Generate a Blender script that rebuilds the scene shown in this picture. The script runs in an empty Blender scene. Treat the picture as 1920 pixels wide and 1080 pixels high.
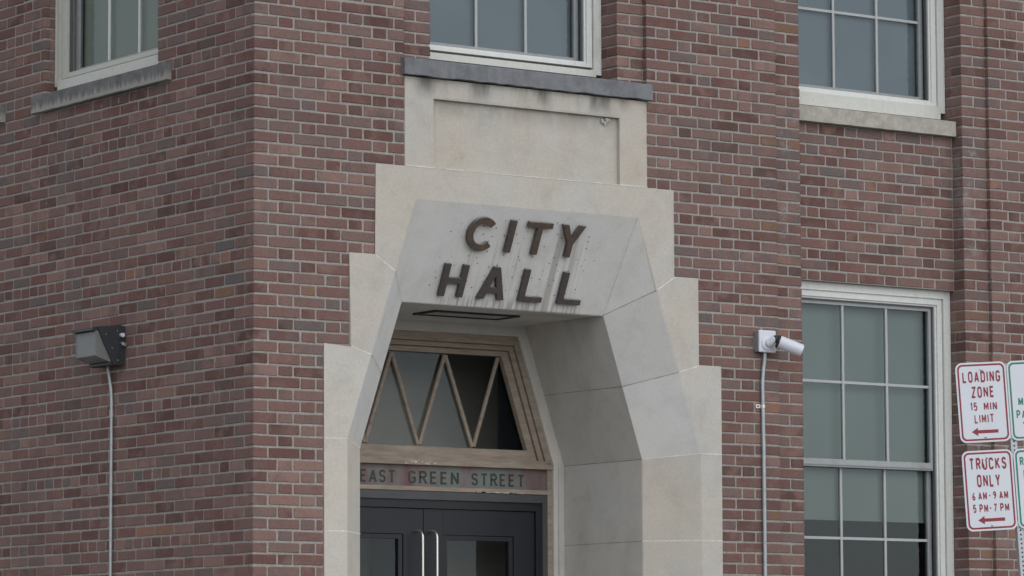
import bpy, bmesh, math, random
from mathutils import Vector, Matrix

random.seed(11)
SC = bpy.context.scene
COL = SC.collection

# ------------------------------------------------------------------ camera
cam_d = bpy.data.cameras.new("camera")
cam_d.sensor_width = 36.0
cam_d.lens = 138.2
cam_d.clip_start = 0.1
cam_d.clip_end = 3000.0
cam = bpy.data.objects.new("camera", cam_d)
COL.objects.link(cam)
_R = Vector((0.81381508, -0.58110911, -0.00414968))
_U = Vector((-0.05774265, -0.08796710, 0.99444838))
_F = Vector((0.57824805, 0.80905747, 0.10514373))
cam.matrix_world = Matrix(((_R.x, _U.x, -_F.x, -11.82758), (_R.y, _U.y, -_F.y, -19.09750),
                           (_R.z, _U.z, -_F.z, 1.59969), (0, 0, 0, 1)))
SC.camera = cam

# ------------------------------------------------------------------ world, sun, exposure
SUN_EL = math.radians(40)
SUN_AZ = math.radians(184)          # measured from +Y clockwise: the sun stands in front of the entrance
world = bpy.data.worlds.new("World")
SC.world = world
world.use_nodes = True
wn = world.node_tree.nodes
wl = world.node_tree.links
wn.clear()
sky = wn.new("ShaderNodeTexSky")
sky.sky_type = 'NISHITA'
sky.sun_disc = False
sky.sun_elevation = SUN_EL
sky.sun_rotation = SUN_AZ
sky.air_density = 1.0
sky.dust_density = 1.0
sky.ozone_density = 1.0
hs = wn.new("ShaderNodeHueSaturation")
hs.inputs['Saturation'].default_value = 0.22
bg = wn.new("ShaderNodeBackground")
bg.inputs['Strength'].default_value = 0.15
wo = wn.new("ShaderNodeOutputWorld")
wl.new(sky.outputs[0], hs.inputs['Color'])
tn = wn.new("ShaderNodeMix"); tn.data_type = 'RGBA'; tn.blend_type = 'MULTIPLY'
tn.inputs[0].default_value = 1.0; tn.inputs[7].default_value = (0.975, 0.995, 1.022, 1)   # cool grey overcast
wl.new(hs.outputs[0], tn.inputs[6])
wl.new(tn.outputs[2], bg.inputs['Color'])
wl.new(bg.outputs[0], wo.inputs['Surface'])

sun_d = bpy.data.lights.new("sun", 'SUN')
sun_d.energy = 0.9
sun_d.angle = math.radians(120)
sun_d.color = (1.0, 0.985, 0.965)
sun = bpy.data.objects.new("sun", sun_d)
COL.objects.link(sun)
_sd = Vector((math.sin(SUN_AZ) * math.cos(SUN_EL), math.cos(SUN_AZ) * math.cos(SUN_EL), math.sin(SUN_EL)))
sun.location = _sd * 40
sun.rotation_euler = (-_sd).to_track_quat('-Z', 'Y').to_euler()

SC.view_settings.view_transform = 'Standard'
SC.view_settings.look = 'None'
SC.view_settings.gamma = 1.0
SC.view_settings.exposure = 0.30
SC.render.engine = 'CYCLES'
SC.cycles.use_denoising = True
SC.cycles.max_bounces = 8
SC.cycles.transparent_max_bounces = 12


# ------------------------------------------------------------------ mesh builder
class MB:
    def __init__(self):
        self.v = []; self.f = []; self.m = []; self.t = []

    def add(self, verts, faces, mi=0, tint=(0.5, 0.5, 0.5)):
        o = len(self.v)
        self.v.extend([tuple(p) for p in verts])
        for f in faces:
            self.f.append([i + o for i in f]); self.m.append(mi); self.t.append(tint)

    def quad(self, a, b, c, d, mi=0):
        self.add([a, b, c, d], [(0, 1, 2, 3)], mi)

    def poly(self, pts, mi=0):
        self.add(pts, [tuple(range(len(pts)))], mi)

    def box(self, x0, x1, y0, y1, z0, z1, mi=0, tint=(0.5, 0.5, 0.5), P=None):
        vs = [(x0, y0, z0), (x1, y0, z0), (x1, y1, z0), (x0, y1, z0), (x0, y0, z1), (x1, y0, z1), (x1, y1, z1), (x0, y1, z1)]
        if P: vs = [P(*q) for q in vs]
        self.add(vs, [(0, 3, 2, 1), (4, 5, 6, 7), (0, 1, 5, 4), (1, 2, 6, 5), (2, 3, 7, 6), (3, 0, 4, 7)], mi, tint)

    def prism(self, pts, P, d0, d1, mi=0, bev=0.0):
        """pts: 2-D outline; P(u, w, d) -> world; closed solid between depths d0 and d1"""
        n = len(pts)
        vs = [P(u, w, d0) for u, w in pts] + [P(u, w, d1) for u, w in pts]
        fs = [tuple(range(n)), tuple(range(2 * n - 1, n - 1, -1))]
        fs += [(i, (i + 1) % n, n + (i + 1) % n, n + i) for i in range(n)]
        self.add(vs, fs, mi)

    def tube(self, pts, r, n=10, mi=0, cap=True):
        pts = [Vector(p) for p in pts]
        rings = []
        prev = None
        for i, p in enumerate(pts):
            if i == 0: t = pts[1] - pts[0]
            elif i == len(pts) - 1: t = pts[-1] - pts[-2]
            else: t = (pts[i + 1] - pts[i]).normalized() + (pts[i] - pts[i - 1]).normalized()
            t.normalize()
            if prev is None:
                a = t.cross(Vector((0.13, 0.3, 0.94)))
                if a.length < 0.1: a = t.cross(Vector((1, 0, 0)))
            else:
                a = prev - t * prev.dot(t)
            a.normalize(); prev = a
            b = t.cross(a)
            rr = r[i] if isinstance(r, (list, tuple)) else r
            rings.append([p + (a * math.cos(2 * math.pi * k / n) + b * math.sin(2 * math.pi * k / n)) * rr for k in range(n)])
        vs = [q for ring in rings for q in ring]
        fs = []
        for i in range(len(rings) - 1):
            for k in range(n):
                fs.append((i * n + k, i * n + (k + 1) % n, (i + 1) * n + (k + 1) % n, (i + 1) * n + k))
        if cap:
            fs.append(tuple(range(n - 1, -1, -1))); fs.append(tuple(range((len(rings) - 1) * n, len(rings) * n)))
        self.add(vs, fs, mi)

    def build(self, name, mats, parent=None, smooth=False, bevel=0.0, tint=False):
        me = bpy.data.meshes.new(name)
        off = Vector((0, 0, 0))
        if parent is not None:
            q = parent
            while q is not None:
                off += q.location; q = q.parent
        me.from_pydata([(a - off.x, b - off.y, c - off.z) for a, b, c in self.v], [], self.f)
        if not isinstance(mats, (list, tuple)): mats = [mats]
        for m in mats: me.materials.append(m)
        me.polygons.foreach_set("material_index", self.m)
        if tint:
            at = me.attributes.new("tint", 'FLOAT_COLOR', 'CORNER')
            buf = []
            for f, t in zip(self.f, self.t):
                buf.extend(list(t[:3]) + [1.0] if len(f) == 1 else (list(t[:3]) + [1.0]) * len(f))
            at.data.foreach_set("color", buf)
        if smooth:
            me.polygons.foreach_set("use_smooth", [True] * len(me.polygons))
        me.update()
        if smooth and hasattr(me, "set_sharp_from_angle"):
            me.set_sharp_from_angle(angle=math.radians(40))
        o = bpy.data.objects.new(name, me)
        COL.objects.link(o)
        if parent is not None: o.parent = parent
        if bevel > 0:
            b = o.modifiers.new("bevel", 'BEVEL'); b.width = bevel; b.segments = 2; b.limit_method = 'ANGLE'
            b.angle_limit = math.radians(35)
        return o


def empty(name, loc, label=None, cat=None, group=None):
    o = bpy.data.objects.new(name, None)
    o.empty_display_size = 0.1
    COL.objects.link(o)
    o.location = loc
    tag(o, label, cat, group)
    return o


def tag(o, label=None, cat=None, group=None, kind=None):
    if label: o['label'] = label
    if cat: o['category'] = cat
    if group: o['group'] = group
    if kind: o['kind'] = kind
    return o


# ------------------------------------------------------------------ materials
class NT:
    def __init__(self, name):
        self.mat = bpy.data.materials.new(name)
        self.mat.use_nodes = True
        self.n = self.mat.node_tree.nodes; self.l = self.mat.node_tree.links
        self.n.clear()
        self.out = self.n.new("ShaderNodeOutputMaterial")
        self._co = None

    def co(self):
        if self._co is None: self._co = self.n.new("ShaderNodeTexCoord").outputs['Object']
        return self._co

    def set(self, sock, val):
        if hasattr(val, 'links') or hasattr(val, 'is_output'): self.l.new(val, sock)
        else: sock.default_value = val

    def noise(self, scale, detail=4, rough=0.55, stretch=None, dist=0.0, offset=None):
        v = self.co()
        if stretch or offset:
            mp = self.n.new("ShaderNodeMapping")
            if stretch: mp.inputs['Scale'].default_value = stretch
            if offset: mp.inputs['Location'].default_value = offset
            self.l.new(v, mp.inputs['Vector']); v = mp.outputs[0]
        t = self.n.new("ShaderNodeTexNoise")
        t.inputs['Scale'].default_value = scale; t.inputs['Detail'].default_value = detail
        t.inputs['Roughness'].default_value = rough; t.inputs['Distortion'].default_value = dist
        self.l.new(v, t.inputs['Vector'])
        return t.outputs['Fac']

    def ramp(self, fac, stops, interp='LINEAR'):
        r = self.n.new("ShaderNodeValToRGB")
        r.color_ramp.interpolation = interp
        e = r.color_ramp.elements
        while len(e) < len(stops): e.new(0.5)
        for el, (p, c) in zip(e, stops):
            el.position = p
            el.color = (c, c, c, 1) if not isinstance(c, (tuple, list)) else tuple(c[:3]) + (1,)
        self.set(r.inputs['Fac'], fac)
        return r.outputs['Color']

    def mix(self, fac, a, b, mode='MIX'):
        m = self.n.new("ShaderNodeMix"); m.data_type = 'RGBA'; m.blend_type = mode
        self.set(m.inputs[0], fac)
        for s, val in ((m.inputs[6], a), (m.inputs[7], b)):
            if isinstance(val, (tuple, list)): val = tuple(val[:3]) + (1,)
            self.set(s, val)
        return m.outputs[2]

    def math(self, op, a, b=0.0, clamp=False):
        m = self.n.new("ShaderNodeMath"); m.operation = op; m.use_clamp = clamp
        self.set(m.inputs[0], a); self.set(m.inputs[1], b)
        return m.outputs[0]

    def map(self, val, a, b, c=0.0, d=1.0):
        m = self.n.new("ShaderNodeMapRange"); m.interpolation_type = 'SMOOTHSTEP'
        self.set(m.inputs[0], val)
        for i, q in enumerate((a, b, c, d)): m.inputs[i + 1].default_value = q
        return m.outputs[0]

    def xyz(self):
        s = self.n.new("ShaderNodeSeparateXYZ"); self.l.new(self.co(), s.inputs[0]); return s.outputs

    def bump(self, h, strength=0.3, dist=0.01):
        b = self.n.new("ShaderNodeBump"); b.inputs['Strength'].default_value = strength
        b.inputs['Distance'].default_value = dist
        self.l.new(h, b.inputs['Height']); return b.outputs[0]

    def finish(self, color, rough=0.8, metal=0.0, normal=None, spec=0.3):
        b = self.n.new("ShaderNodeBsdfPrincipled")
        if isinstance(color, (tuple, list)): color = tuple(color[:3]) + (1,)
        self.set(b.inputs['Base Color'], color); self.set(b.inputs['Roughness'], rough)
        self.set(b.inputs['Metallic'], metal); b.inputs['Specular IOR Level'].default_value = spec
        if normal is not None: self.l.new(normal, b.inputs['Normal'])
        self.l.new(b.outputs[0], self.out.inputs['Surface'])
        return self.mat


def m_brick():
    t = NT("brick")
    a = t.n.new("ShaderNodeAttribute"); a.attribute_name = "tint"
    s = t.n.new("ShaderNodeSeparateColor"); t.l.new(a.outputs['Color'], s.inputs[0])
    base = t.ramp(s.outputs[0], [
        (0.00, (0.098, 0.056, 0.048)), (0.14, (0.130, 0.070, 0.061)), (0.34, (0.166, 0.092, 0.079)),
        (0.50, (0.180, 0.111, 0.096)), (0.62, (0.157, 0.112, 0.101)), (0.74, (0.124, 0.105, 0.102)),
        (0.82, (0.201, 0.124, 0.106)), (0.90, (0.235, 0.148, 0.126)), (0.95, (0.239, 0.126, 0.083)), (1.00, (0.161, 0.106, 0.069))])
    other = t.ramp(s.outputs[1], [(0.0, (0.114, 0.092, 0.088)), (0.5, (0.171, 0.100, 0.086)), (1.0, (0.212, 0.137, 0.116))])
    n1 = t.noise(9.0, 3, 0.5)
    c = t.mix(t.map(n1, 0.42, 0.66, 0.0, 0.75), base, other)
    n2 = t.noise(70.0, 5, 0.65)
    c = t.mix(0.55, c, t.ramp(n2, [(0.30, 0.62), (0.5, 1.0), (0.72, 1.30)]), 'MULTIPLY')
    # old soot and wash marks
    n3 = t.noise(1.7, 5, 0.6)
    c = t.mix(t.map(n3, 0.48, 0.72, 0.0, 0.42), c, (0.110, 0.096, 0.090))
    n6 = t.noise(2.6, 6, 0.7, stretch=(1.6, 1.6, 0.22), offset=(1.3, 8.1, 0.4))
    c = t.mix(t.map(n6, 0.52, 0.72, 0.0, 0.45), c, (0.150, 0.130, 0.120))
    n5 = t.noise(3.1, 6, 0.65, offset=(7.3, 2.2, 4.1))
    c = t.mix(t.map(n5, 0.58, 0.78, 0.0, 0.32), c, (0.27, 0.225, 0.21))
    # lime bloom and soot on the arris beside the right-hand bay
    x, y, z = t.xyz()
    ar = t.math('MULTIPLY', t.math('MULTIPLY', t.map(x, 3.88, 3.98), t.map(x, 4.13, 4.10), True), t.math('MULTIPLY', t.map(z, 4.2, 4.7), t.map(z, 5.6, 5.2), True), True)
    ar2 = t.math('MULTIPLY', t.math('MULTIPLY', t.map(x, 5.46, 5.49), t.map(x, 5.72, 5.55), True), t.math('MULTIPLY', t.map(z, 4.3, 4.6), t.map(z, 5.35, 5.25), True), True)
    ar = t.math('MAXIMUM', ar, ar2)
    bl = t.noise(11.0, 5, 0.7, offset=(4.0, 1.0, 3.0))
    c = t.mix(t.math('MULTIPLY', ar, t.map(bl, 0.46, 0.66, 0.0, 0.7)), c, t.ramp(t.noise(6.0, 3, 0.6), [(0.4, (0.10, 0.098, 0.10)), (0.6, (0.26, 0.24, 0.235))]))
    n4 = t.noise(160.0, 3, 0.6)
    return t.finish(c, 0.9, 0, t.bump(n4, 0.5, 0.004), 0.15)


def m_mortar():
    t = NT("mortar")
    n = t.noise(45.0, 5, 0.7)
    c = t.ramp(n, [(0.25, (0.210, 0.190, 0.173)), (0.55, (0.315, 0.290, 0.265)), (0.8, (0.40, 0.372, 0.343))])
    n3 = t.noise(1.7, 5, 0.6)
    c = t.mix(t.map(n3, 0.50, 0.72, 0.0, 0.45), c, (0.24, 0.22, 0.205))
    return t.finish(c, 0.95, 0, t.bump(t.noise(220.0, 3), 0.6, 0.004), 0.1)


def stone_base(t, tan, grey, grit=1.0):
    a = t.n.new("ShaderNodeAttribute"); a.attribute_name = "tint"
    sp = t.n.new("ShaderNodeSeparateColor"); t.l.new(a.outputs['Color'], sp.inputs[0])
    big = t.noise(1.6, 5, 0.6)
    c = t.mix(t.map(big, 0.35, 0.68), tan, grey)
    blot = t.noise(6.0, 6, 0.65, dist=0.4)
    c = t.mix(0.8, c, t.ramp(blot, [(0.28, 0.86), (0.5, 1.0), (0.75, 1.07)]), 'MULTIPLY')
    c = t.mix(1.0, c, t.ramp(sp.outputs[0], [(0.0, 0.90), (0.5, 1.0), (1.0, 1.07)]), 'MULTIPLY')
    fine = t.noise(95.0, 4, 0.7)
    c = t.mix(0.5 * grit, c, t.ramp(fine, [(0.30, 0.80), (0.5, 1.0), (0.72, 1.16)]), 'MULTIPLY')
    return c, fine


def m_stone():
    t = NT("limestone")
    c, fine = stone_base(t, (0.462, 0.422, 0.365), (0.455, 0.436, 0.40))
    rust = t.noise(2.3, 6, 0.7, offset=(3.1, 0.4, 9.0), stretch=(1.6, 1.6, 0.5))
    c = t.mix(t.map(rust, 0.60, 0.78, 0.0, 0.35), c, (0.42, 0.33, 0.24))
    return t.finish(c, 0.9, 0, t.bump(fine, 0.35, 0.004), 0.15)


def m_panel():
    t = NT("stained_limestone")
    c, fine = stone_base(t, (0.44, 0.395, 0.335), (0.435, 0.42, 0.39))
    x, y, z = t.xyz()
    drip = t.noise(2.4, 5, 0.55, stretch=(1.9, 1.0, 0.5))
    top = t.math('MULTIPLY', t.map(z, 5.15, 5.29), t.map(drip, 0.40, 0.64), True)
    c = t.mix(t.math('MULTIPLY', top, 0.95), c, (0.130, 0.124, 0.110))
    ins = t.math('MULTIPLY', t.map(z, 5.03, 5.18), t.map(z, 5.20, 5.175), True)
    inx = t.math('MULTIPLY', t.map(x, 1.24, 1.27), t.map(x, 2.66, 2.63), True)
    ins_noise = t.noise(2.4, 5, 0.6, stretch=(1.7, 1.0, 0.6), offset=(2.0, 0, 1.0))
    f = t.math('MULTIPLY', t.math('MULTIPLY', ins, inx), t.map(ins_noise, 0.36, 0.62))
    c = t.mix(t.math('MULTIPLY', f, 0.55), c, (0.20, 0.188, 0.165))  # recess face mixed darker towards its top edge
    rs = t.noise(3.0, 5, 0.6, stretch=(2.6, 1.0, 0.4), offset=(5.0, 0, 2.0))
    c = t.mix(t.map(rs, 0.56, 0.75, 0.0, 0.4), c, (0.40, 0.30, 0.20))
    return t.finish(c, 0.9, 0, t.bump(fine, 0.35, 0.004), 0.15)


def m_lintel():
    t = NT("weathered_stone")
    c, fine = stone_base(t, (0.53, 0.518, 0.492), (0.515, 0.51, 0.495), 0.7)
    x, y, z = t.xyz()
    band = t.math('MULTIPLY', t.map(x, 1.44, 1.60), t.map(x, 2.54, 2.46), True)
    band = t.math('MULTIPLY', band, t.map(z, 4.44, 4.30), True)
    streak = t.noise(1.0, 4, 0.6, stretch=(46.0, 1.0, 1.3))
    dark = t.math('MULTIPLY', band, t.map(streak, 0.54, 0.66), True)
    c = t.mix(t.math('MULTIPLY', dark, 0.40), c, (0.27, 0.255, 0.24))
    streak2 = t.noise(1.0, 4, 0.6, stretch=(38.0, 1.0, 1.1), offset=(4.0, 0, 0))
    pale = t.math('MULTIPLY', band, t.map(streak2, 0.56, 0.68), True)
    c = t.mix(t.math('MULTIPLY', pale, 0.28), c, (0.62, 0.61, 0.59))
    low = t.math('MULTIPLY', t.map(z, 4.075, 4.0), t.map(t.noise(1.0, 3, 0.5, stretch=(60.0, 1.0, 1.0), offset=(9, 0, 0)), 0.47, 0.56), True)
    low = t.math('MULTIPLY', low, t.math('MULTIPLY', t.map(x, 1.42, 1.5), t.map(x, 2.54, 2.46)), True)
    c = t.mix(t.math('MULTIPLY', low, 0.5), c, (0.15, 0.14, 0.13))
    # the two broad run-off marks under the Y
    for x0, x1, za, zb, k in ((2.215, 2.262, 4.47, 3.97, 0.75), (2.345, 2.372, 4.47, 4.22, 0.6)):
        e = t.math('MULTIPLY', t.map(x, x0 - 0.006, x0 + 0.006), t.map(x, x1 + 0.006, x1 - 0.006), True)
        e = t.math('MULTIPLY', e, t.math('MULTIPLY', t.map(z, za + 0.03, za - 0.05), t.map(z, zb - 0.01, zb + 0.01)), True)
        c = t.mix(t.math('MULTIPLY', e, k), c, (0.30, 0.29, 0.265))
    e = t.math('MULTIPLY', t.map(x, 2.266, 2.272), t.map(x, 2.305, 2.285), True)
    e = t.math('MULTIPLY', e, t.map(z, 4.27, 4.2), True)
    c = t.mix(t.math('MULTIPLY', e, 0.6), c, (0.60, 0.59, 0.57))
    return t.finish(c, 0.85, 0, t.bump(fine, 0.25, 0.003), 0.2)


def m_reveal():
    t = NT("sheltered_stone")
    c, fine = stone_base(t, (0.495, 0.472, 0.432), (0.485, 0.478, 0.455), 0.6)
    br = t.noise(2.0, 5, 0.6, stretch=(1, 1, 0.4), offset=(1, 5, 2))
    c = t.mix(t.map(br, 0.5, 0.75, 0.0, 0.5), c, (0.27, 0.235, 0.19))
    return t.finish(c, 0.85, 0, t.bump(fine, 0.25, 0.003), 0.2)


def m_simple(name, col, rough=0.6, metal=0.0, var=0.12, scale=30.0, spec=0.4, bump=0.0, dirt=None, dirtk=0.4):
    t = NT(name)
    n = t.noise(scale, 5, 0.6)
    c = t.mix(1.0, tuple(col), t.ramp(n, [(0.25, 1 - var), (0.5, 1.0), (0.78, 1 + var)]), 'MULTIPLY')
    if dirt:
        d = t.noise(scale * 0.22, 6, 0.68, dist=0.5)
        c = t.mix(t.map(d, 0.50, 0.72, 0.0, dirtk), c, dirt)
    nm = t.bump(n, bump, 0.004) if bump else None
    return t.finish(c, rough, metal, nm, spec)


def m_glass(name, tint=(1, 1, 1), wav=0.02, gloss=1.0, rough=0.02, ior=1.46):
    t = NT(name)
    tr = t.n.new("ShaderNodeBsdfTransparent"); tr.inputs[0].default_value = tuple(tint) + (1,)
    gl = t.n.new("ShaderNodeBsdfGlossy"); gl.inputs['Roughness'].default_value = rough
    gl.inputs['Color'].default_value = (0.84 * gloss, 0.94 * gloss, gloss, 1)
    fr = t.n.new("ShaderNodeFresnel"); fr.inputs[0].default_value = ior
    b = t.bump(t.noise(2.2, 2, 0.5), wav, 0.012)
    t.l.new(b, gl.inputs['Normal'])
    mx = t.n.new("ShaderNodeMixShader")
    t.l.new(fr.outputs[0], mx.inputs[0]); t.l.new(tr.outputs[0], mx.inputs[1]); t.l.new(gl.outputs[0], mx.inputs[2])
    t.l.new(mx.outputs[0], t.out.inputs['Surface'])
    return t.mat


def m_sill(name, dark, pale, k):
    t = NT(name)
    n = t.noise(14.0, 5, 0.65)
    c = t.mix(t.map(n, 0.3, 0.7), tuple(q * 0.82 for q in dark), tuple(q * 1.15 for q in dark))
    d = t.noise(3.0, 5, 0.62, stretch=(3.0, 3.0, 0.9))
    c = t.mix(t.map(d, 0.52, 0.66, 0.0, k), c, pale)
    return t.finish(c, 0.9, 0, t.bump(t.noise(90.0, 4, 0.7), 0.5, 0.004), 0.15)


def m_sill_drip():
    t = NT("streaked_sill")
    n = t.noise(14.0, 5, 0.65)
    dark = t.mix(t.map(n, 0.3, 0.7), (0.115, 0.113, 0.112), (0.17, 0.167, 0.163))
    x, y, z = t.xyz()
    d = t.noise(1.0, 4, 0.6, stretch=(1.0, 26.0, 1.5))
    lim = t.math('ADD', t.math('MULTIPLY', t.math('SUBTRACT', z, 5.36), 5.0), 0.50)
    f = t.math('MULTIPLY', t.math('SUBTRACT', d, lim), 5.0, True)
    f = t.math('ADD', f, t.map(z, 5.335, 5.31, 0.0, 0.8), True)
    c = t.mix(f, dark, (0.29, 0.28, 0.255))
    return t.finish(c, 0.9, 0, t.bump(t.noise(90.0, 4, 0.7), 0.5, 0.004), 0.15)


def m_patina():
    t = NT("name_board_bronze")
    n = t.noise(5.0, 4, 0.6, stretch=(1.0, 1.0, 0.35))
    c = t.ramp(n, [(0.30, (0.150, 0.062, 0.060)), (0.44, (0.155, 0.115, 0.110)), (0.52, (0.165, 0.152, 0.145)), (0.62, (0.150, 0.175, 0.155)), (0.75, (0.17, 0.15, 0.145))])
    return t.finish(c, 0.6, 0.1, t.bump(t.noise(80.0, 3), 0.2, 0.002), 0.3)


def m_wood():
    t = NT("old_painted_wood")
    g = t.noise(6.0, 5, 0.65, stretch=(1.0, 6.0, 6.0))
    c = t.ramp(g, [(0.25, (0.195, 0.158, 0.125)), (0.55, (0.290, 0.240, 0.192)), (0.8, (0.355, 0.305, 0.25))])
    r = t.noise(9.0, 5, 0.7, offset=(2, 2, 2))
    c = t.mix(t.map(r, 0.56, 0.74, 0.0, 0.30), c, (0.21, 0.115, 0.095))
    return t.finish(c, 0.75, 0, t.bump(g, 0.3, 0.004), 0.25)


def m_white(name, col, dirtk):
    t = NT(name)
    n = t.noise(40.0, 4, 0.6)
    c = t.mix(1.0, col, t.ramp(n, [(0.3, 0.93), (0.7, 1.04)]), 'MULTIPLY')
    d = t.noise(7.0, 6, 0.7, stretch=(1.0, 1.0, 0.35))
    c = t.mix(t.map(d, 0.54, 0.74, 0.0, dirtk), c, (0.30, 0.29, 0.26))
    return t.finish(c, 0.55, 0, None, 0.35)


def m_bronze(name, a, b):
    t = NT(name)
    n = t.noise(9.0, 5, 0.65)
    c = t.mix(t.map(n, 0.35, 0.62), a, b)
    c = t.mix(0.7, c, t.ramp(t.noise(55.0, 4, 0.7), [(0.28, 0.66), (0.5, 1.0), (0.74, 1.4)]), 'MULTIPLY')
    # upward-facing edges mixed paler, broken up by noise
    g = t.n.new("ShaderNodeNewGeometry")
    sp = t.n.new("ShaderNodeSeparateXYZ"); t.l.new(g.outputs['True Normal'], sp.inputs[0])
    d = t.math('MULTIPLY', t.map(sp.outputs[2], 0.55, 0.80), t.map(t.noise(40.0, 4, 0.6), 0.30, 0.60))
    c = t.mix(t.math('MULTIPLY', d, 0.8), c, (0.30, 0.285, 0.26))
    return t.finish(c, t.ramp(n, [(0.3, 0.38), (0.7, 0.6)]), 0.25, t.bump(t.noise(60.0, 4, 0.6), 0.25, 0.003), 0.5)


M = dict(
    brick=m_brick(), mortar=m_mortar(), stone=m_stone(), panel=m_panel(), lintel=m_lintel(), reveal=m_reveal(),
    pale_mortar=m_simple("pale_mortar", (0.60, 0.58, 0.53), 0.95, 0, 0.25, 60.0, 0.1, 0.3),
    grey_mortar=m_simple("grey_joint", (0.27, 0.262, 0.25), 0.95, 0, 0.25, 60.0, 0.1, 0.3),
    hole=m_simple("hole", (0.02, 0.02, 0.02), 0.95, 0, 0.1),
    white=m_white("white_window_paint", (0.60, 0.61, 0.58), 0.32),
    ivory=m_white("ivory_window_paint", (0.46, 0.46, 0.41), 0.35),
    board=m_white("weathered_sill_board", (0.52, 0.52, 0.475), 0.45),
    sash=m_simple("grey_sash_paint", (0.30, 0.31, 0.31), 0.5, 0, 0.1, 40.0, 0.4, 0, (0.20, 0.20, 0.19), 0.4),
    track=m_simple("storm_track_aluminium", (0.11, 0.118, 0.125), 0.45, 0.3, 0.1),
    muntin_white=m_simple("white_muntin_paint", (0.62, 0.63, 0.60), 0.5, 0, 0.08, 40.0),
    muntin=m_simple("muntin_paint", (0.37, 0.38, 0.375), 0.5, 0, 0.08, 40.0),
    sill=m_sill("slate_sill", (0.165, 0.170, 0.178), (0.24, 0.238, 0.23), 0.4),
    pale_sill=m_sill("limestone_sill", (0.36, 0.335, 0.295), (0.30, 0.28, 0.25), 0.6),
    drip_sill=m_sill_drip(),
    glass=m_glass("window_glass", (0.86, 0.89, 0.88)), side_glass=m_glass("side_window_glass", (0.84, 0.87, 0.84), ior=1.22), dark_glass=m_glass("transom_glass", (0.70, 0.71, 0.69), 0.03, ior=1.36),
    wood=m_wood(), patina=m_patina(),
    engraved=m_simple("engraved_lettering", (0.034, 0.050, 0.043), 0.8, 0, 0.3, 40.0),
    door=m_simple("dark_door_paint", (0.0135, 0.0145, 0.019), 0.42, 0, 0.12, 6.0, 0.35, 0, (0.024, 0.025, 0.029), 0.5),
    door_trim=m_simple("dark_grey_trim", (0.060, 0.060, 0.062), 0.5, 0, 0.12, 8.0),
    steel=m_simple("brushed_steel", (0.56, 0.55, 0.53), 0.33, 0.85, 0.06, 60.0),
    bronze=m_bronze("bronze_letter", (0.112, 0.078, 0.052), (0.070, 0.056, 0.051)),
    bronze_dull=m_bronze("dull_bronze_letter", (0.080, 0.064, 0.058), (0.066, 0.056, 0.059)),
    galv=m_simple("galvanised_conduit", (0.36, 0.39, 0.40), 0.45, 0.5, 0.14, 25.0, 0.4),
    housing=m_simple("dark_bronze_housing", (0.034, 0.036, 0.042), 0.5, 0.1, 0.15, 30.0),
    cam_white=m_simple("white_plastic", (0.57, 0.59, 0.64), 0.35, 0, 0.02, 20.0, 0.5),
    cam_grey=m_simple("grey_box_side", (0.20, 0.20, 0.22), 0.5, 0, 0.05),
    black=m_simple("black_rubber", (0.018, 0.018, 0.020), 0.5, 0, 0.1),
    sign_white=m_simple("sign_sheeting", (0.56, 0.585, 0.625), 0.35, 0, 0.03, 8.0, 0.5, 0, (0.50, 0.51, 0.53), 0.35),
    sign_red=m_simple("sign_red", (0.225, 0.014, 0.030), 0.4, 0, 0.08, 20.0),
    sign_green=m_simple("sign_green", (0.015, 0.165, 0.105), 0.4, 0, 0.08, 20.0),
    sign_edge=m_simple("sign_aluminium", (0.45, 0.45, 0.46), 0.4, 0.6, 0.05),
    post=m_simple("galvanised_post", (0.40, 0.42, 0.44), 0.5, 0.5, 0.12, 30.0),
    interior=m_simple("interior_plaster", (0.20, 0.215, 0.235), 0.9, 0, 0.1, 3.0),
    ceiling=m_simple("soffit_plaster", (0.34, 0.335, 0.32), 0.85, 0, 0.12, 4.0, 0.2),
    vestibule=m_simple("vestibule_plaster", (0.60, 0.58, 0.51), 0.9, 0, 0.15, 2.0),
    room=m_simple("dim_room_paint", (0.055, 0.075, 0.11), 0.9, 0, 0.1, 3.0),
    roof=m_simple("roofing", (0.09, 0.09, 0.09), 0.9),
    pavement=m_simple("concrete_paving", (0.42, 0.405, 0.385), 0.9, 0, 0.18, 4.0, 0.2, 0.2),
    asphalt=m_simple("asphalt", (0.15, 0.15, 0.15), 0.92, 0, 0.25, 12.0, 0.2, 0.3),
    blind_blue=m_simple("blind_fabric_grey", (0.185, 0.220, 0.245), 0.9, 0, 0.16, 1.3),
    blind_green=m_simple("blind_fabric_green", (0.205, 0.245, 0.228), 0.9, 0, 0.10, 1.6),
    blind_left=m_simple("blind_fabric_olive", (0.30, 0.325, 0.285), 0.9, 0, 0.12, 1.6),
)


def lens_mat():
    t = NT("prismatic_lens")
    n = t.n.new("ShaderNodeTexWave"); n.inputs['Scale'].default_value = 60.0; n.bands_direction = 'Z'
    t.l.new(t.co(), n.inputs['Vector'])
    c = t.ramp(n.outputs['Fac'], [(0.0, (0.13, 0.135, 0.13)), (1.0, (0.22, 0.225, 0.215))])
    return t.finish(c, 0.25, 0, t.bump(n.outputs['Fac'], 0.3, 0.004), 0.5)


M['lens'] = lens_mat()

# ------------------------------------------------------------------ brickwork
CO = 0.0677           # course height
ZK0 = 5.64            # top of course 0
JT = 0.0122           # joint


def front(u, d, z): return (u, d, z)          # wall facing -Y
def side(u, d, z): return (d, u, z)           # wall facing -X


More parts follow.
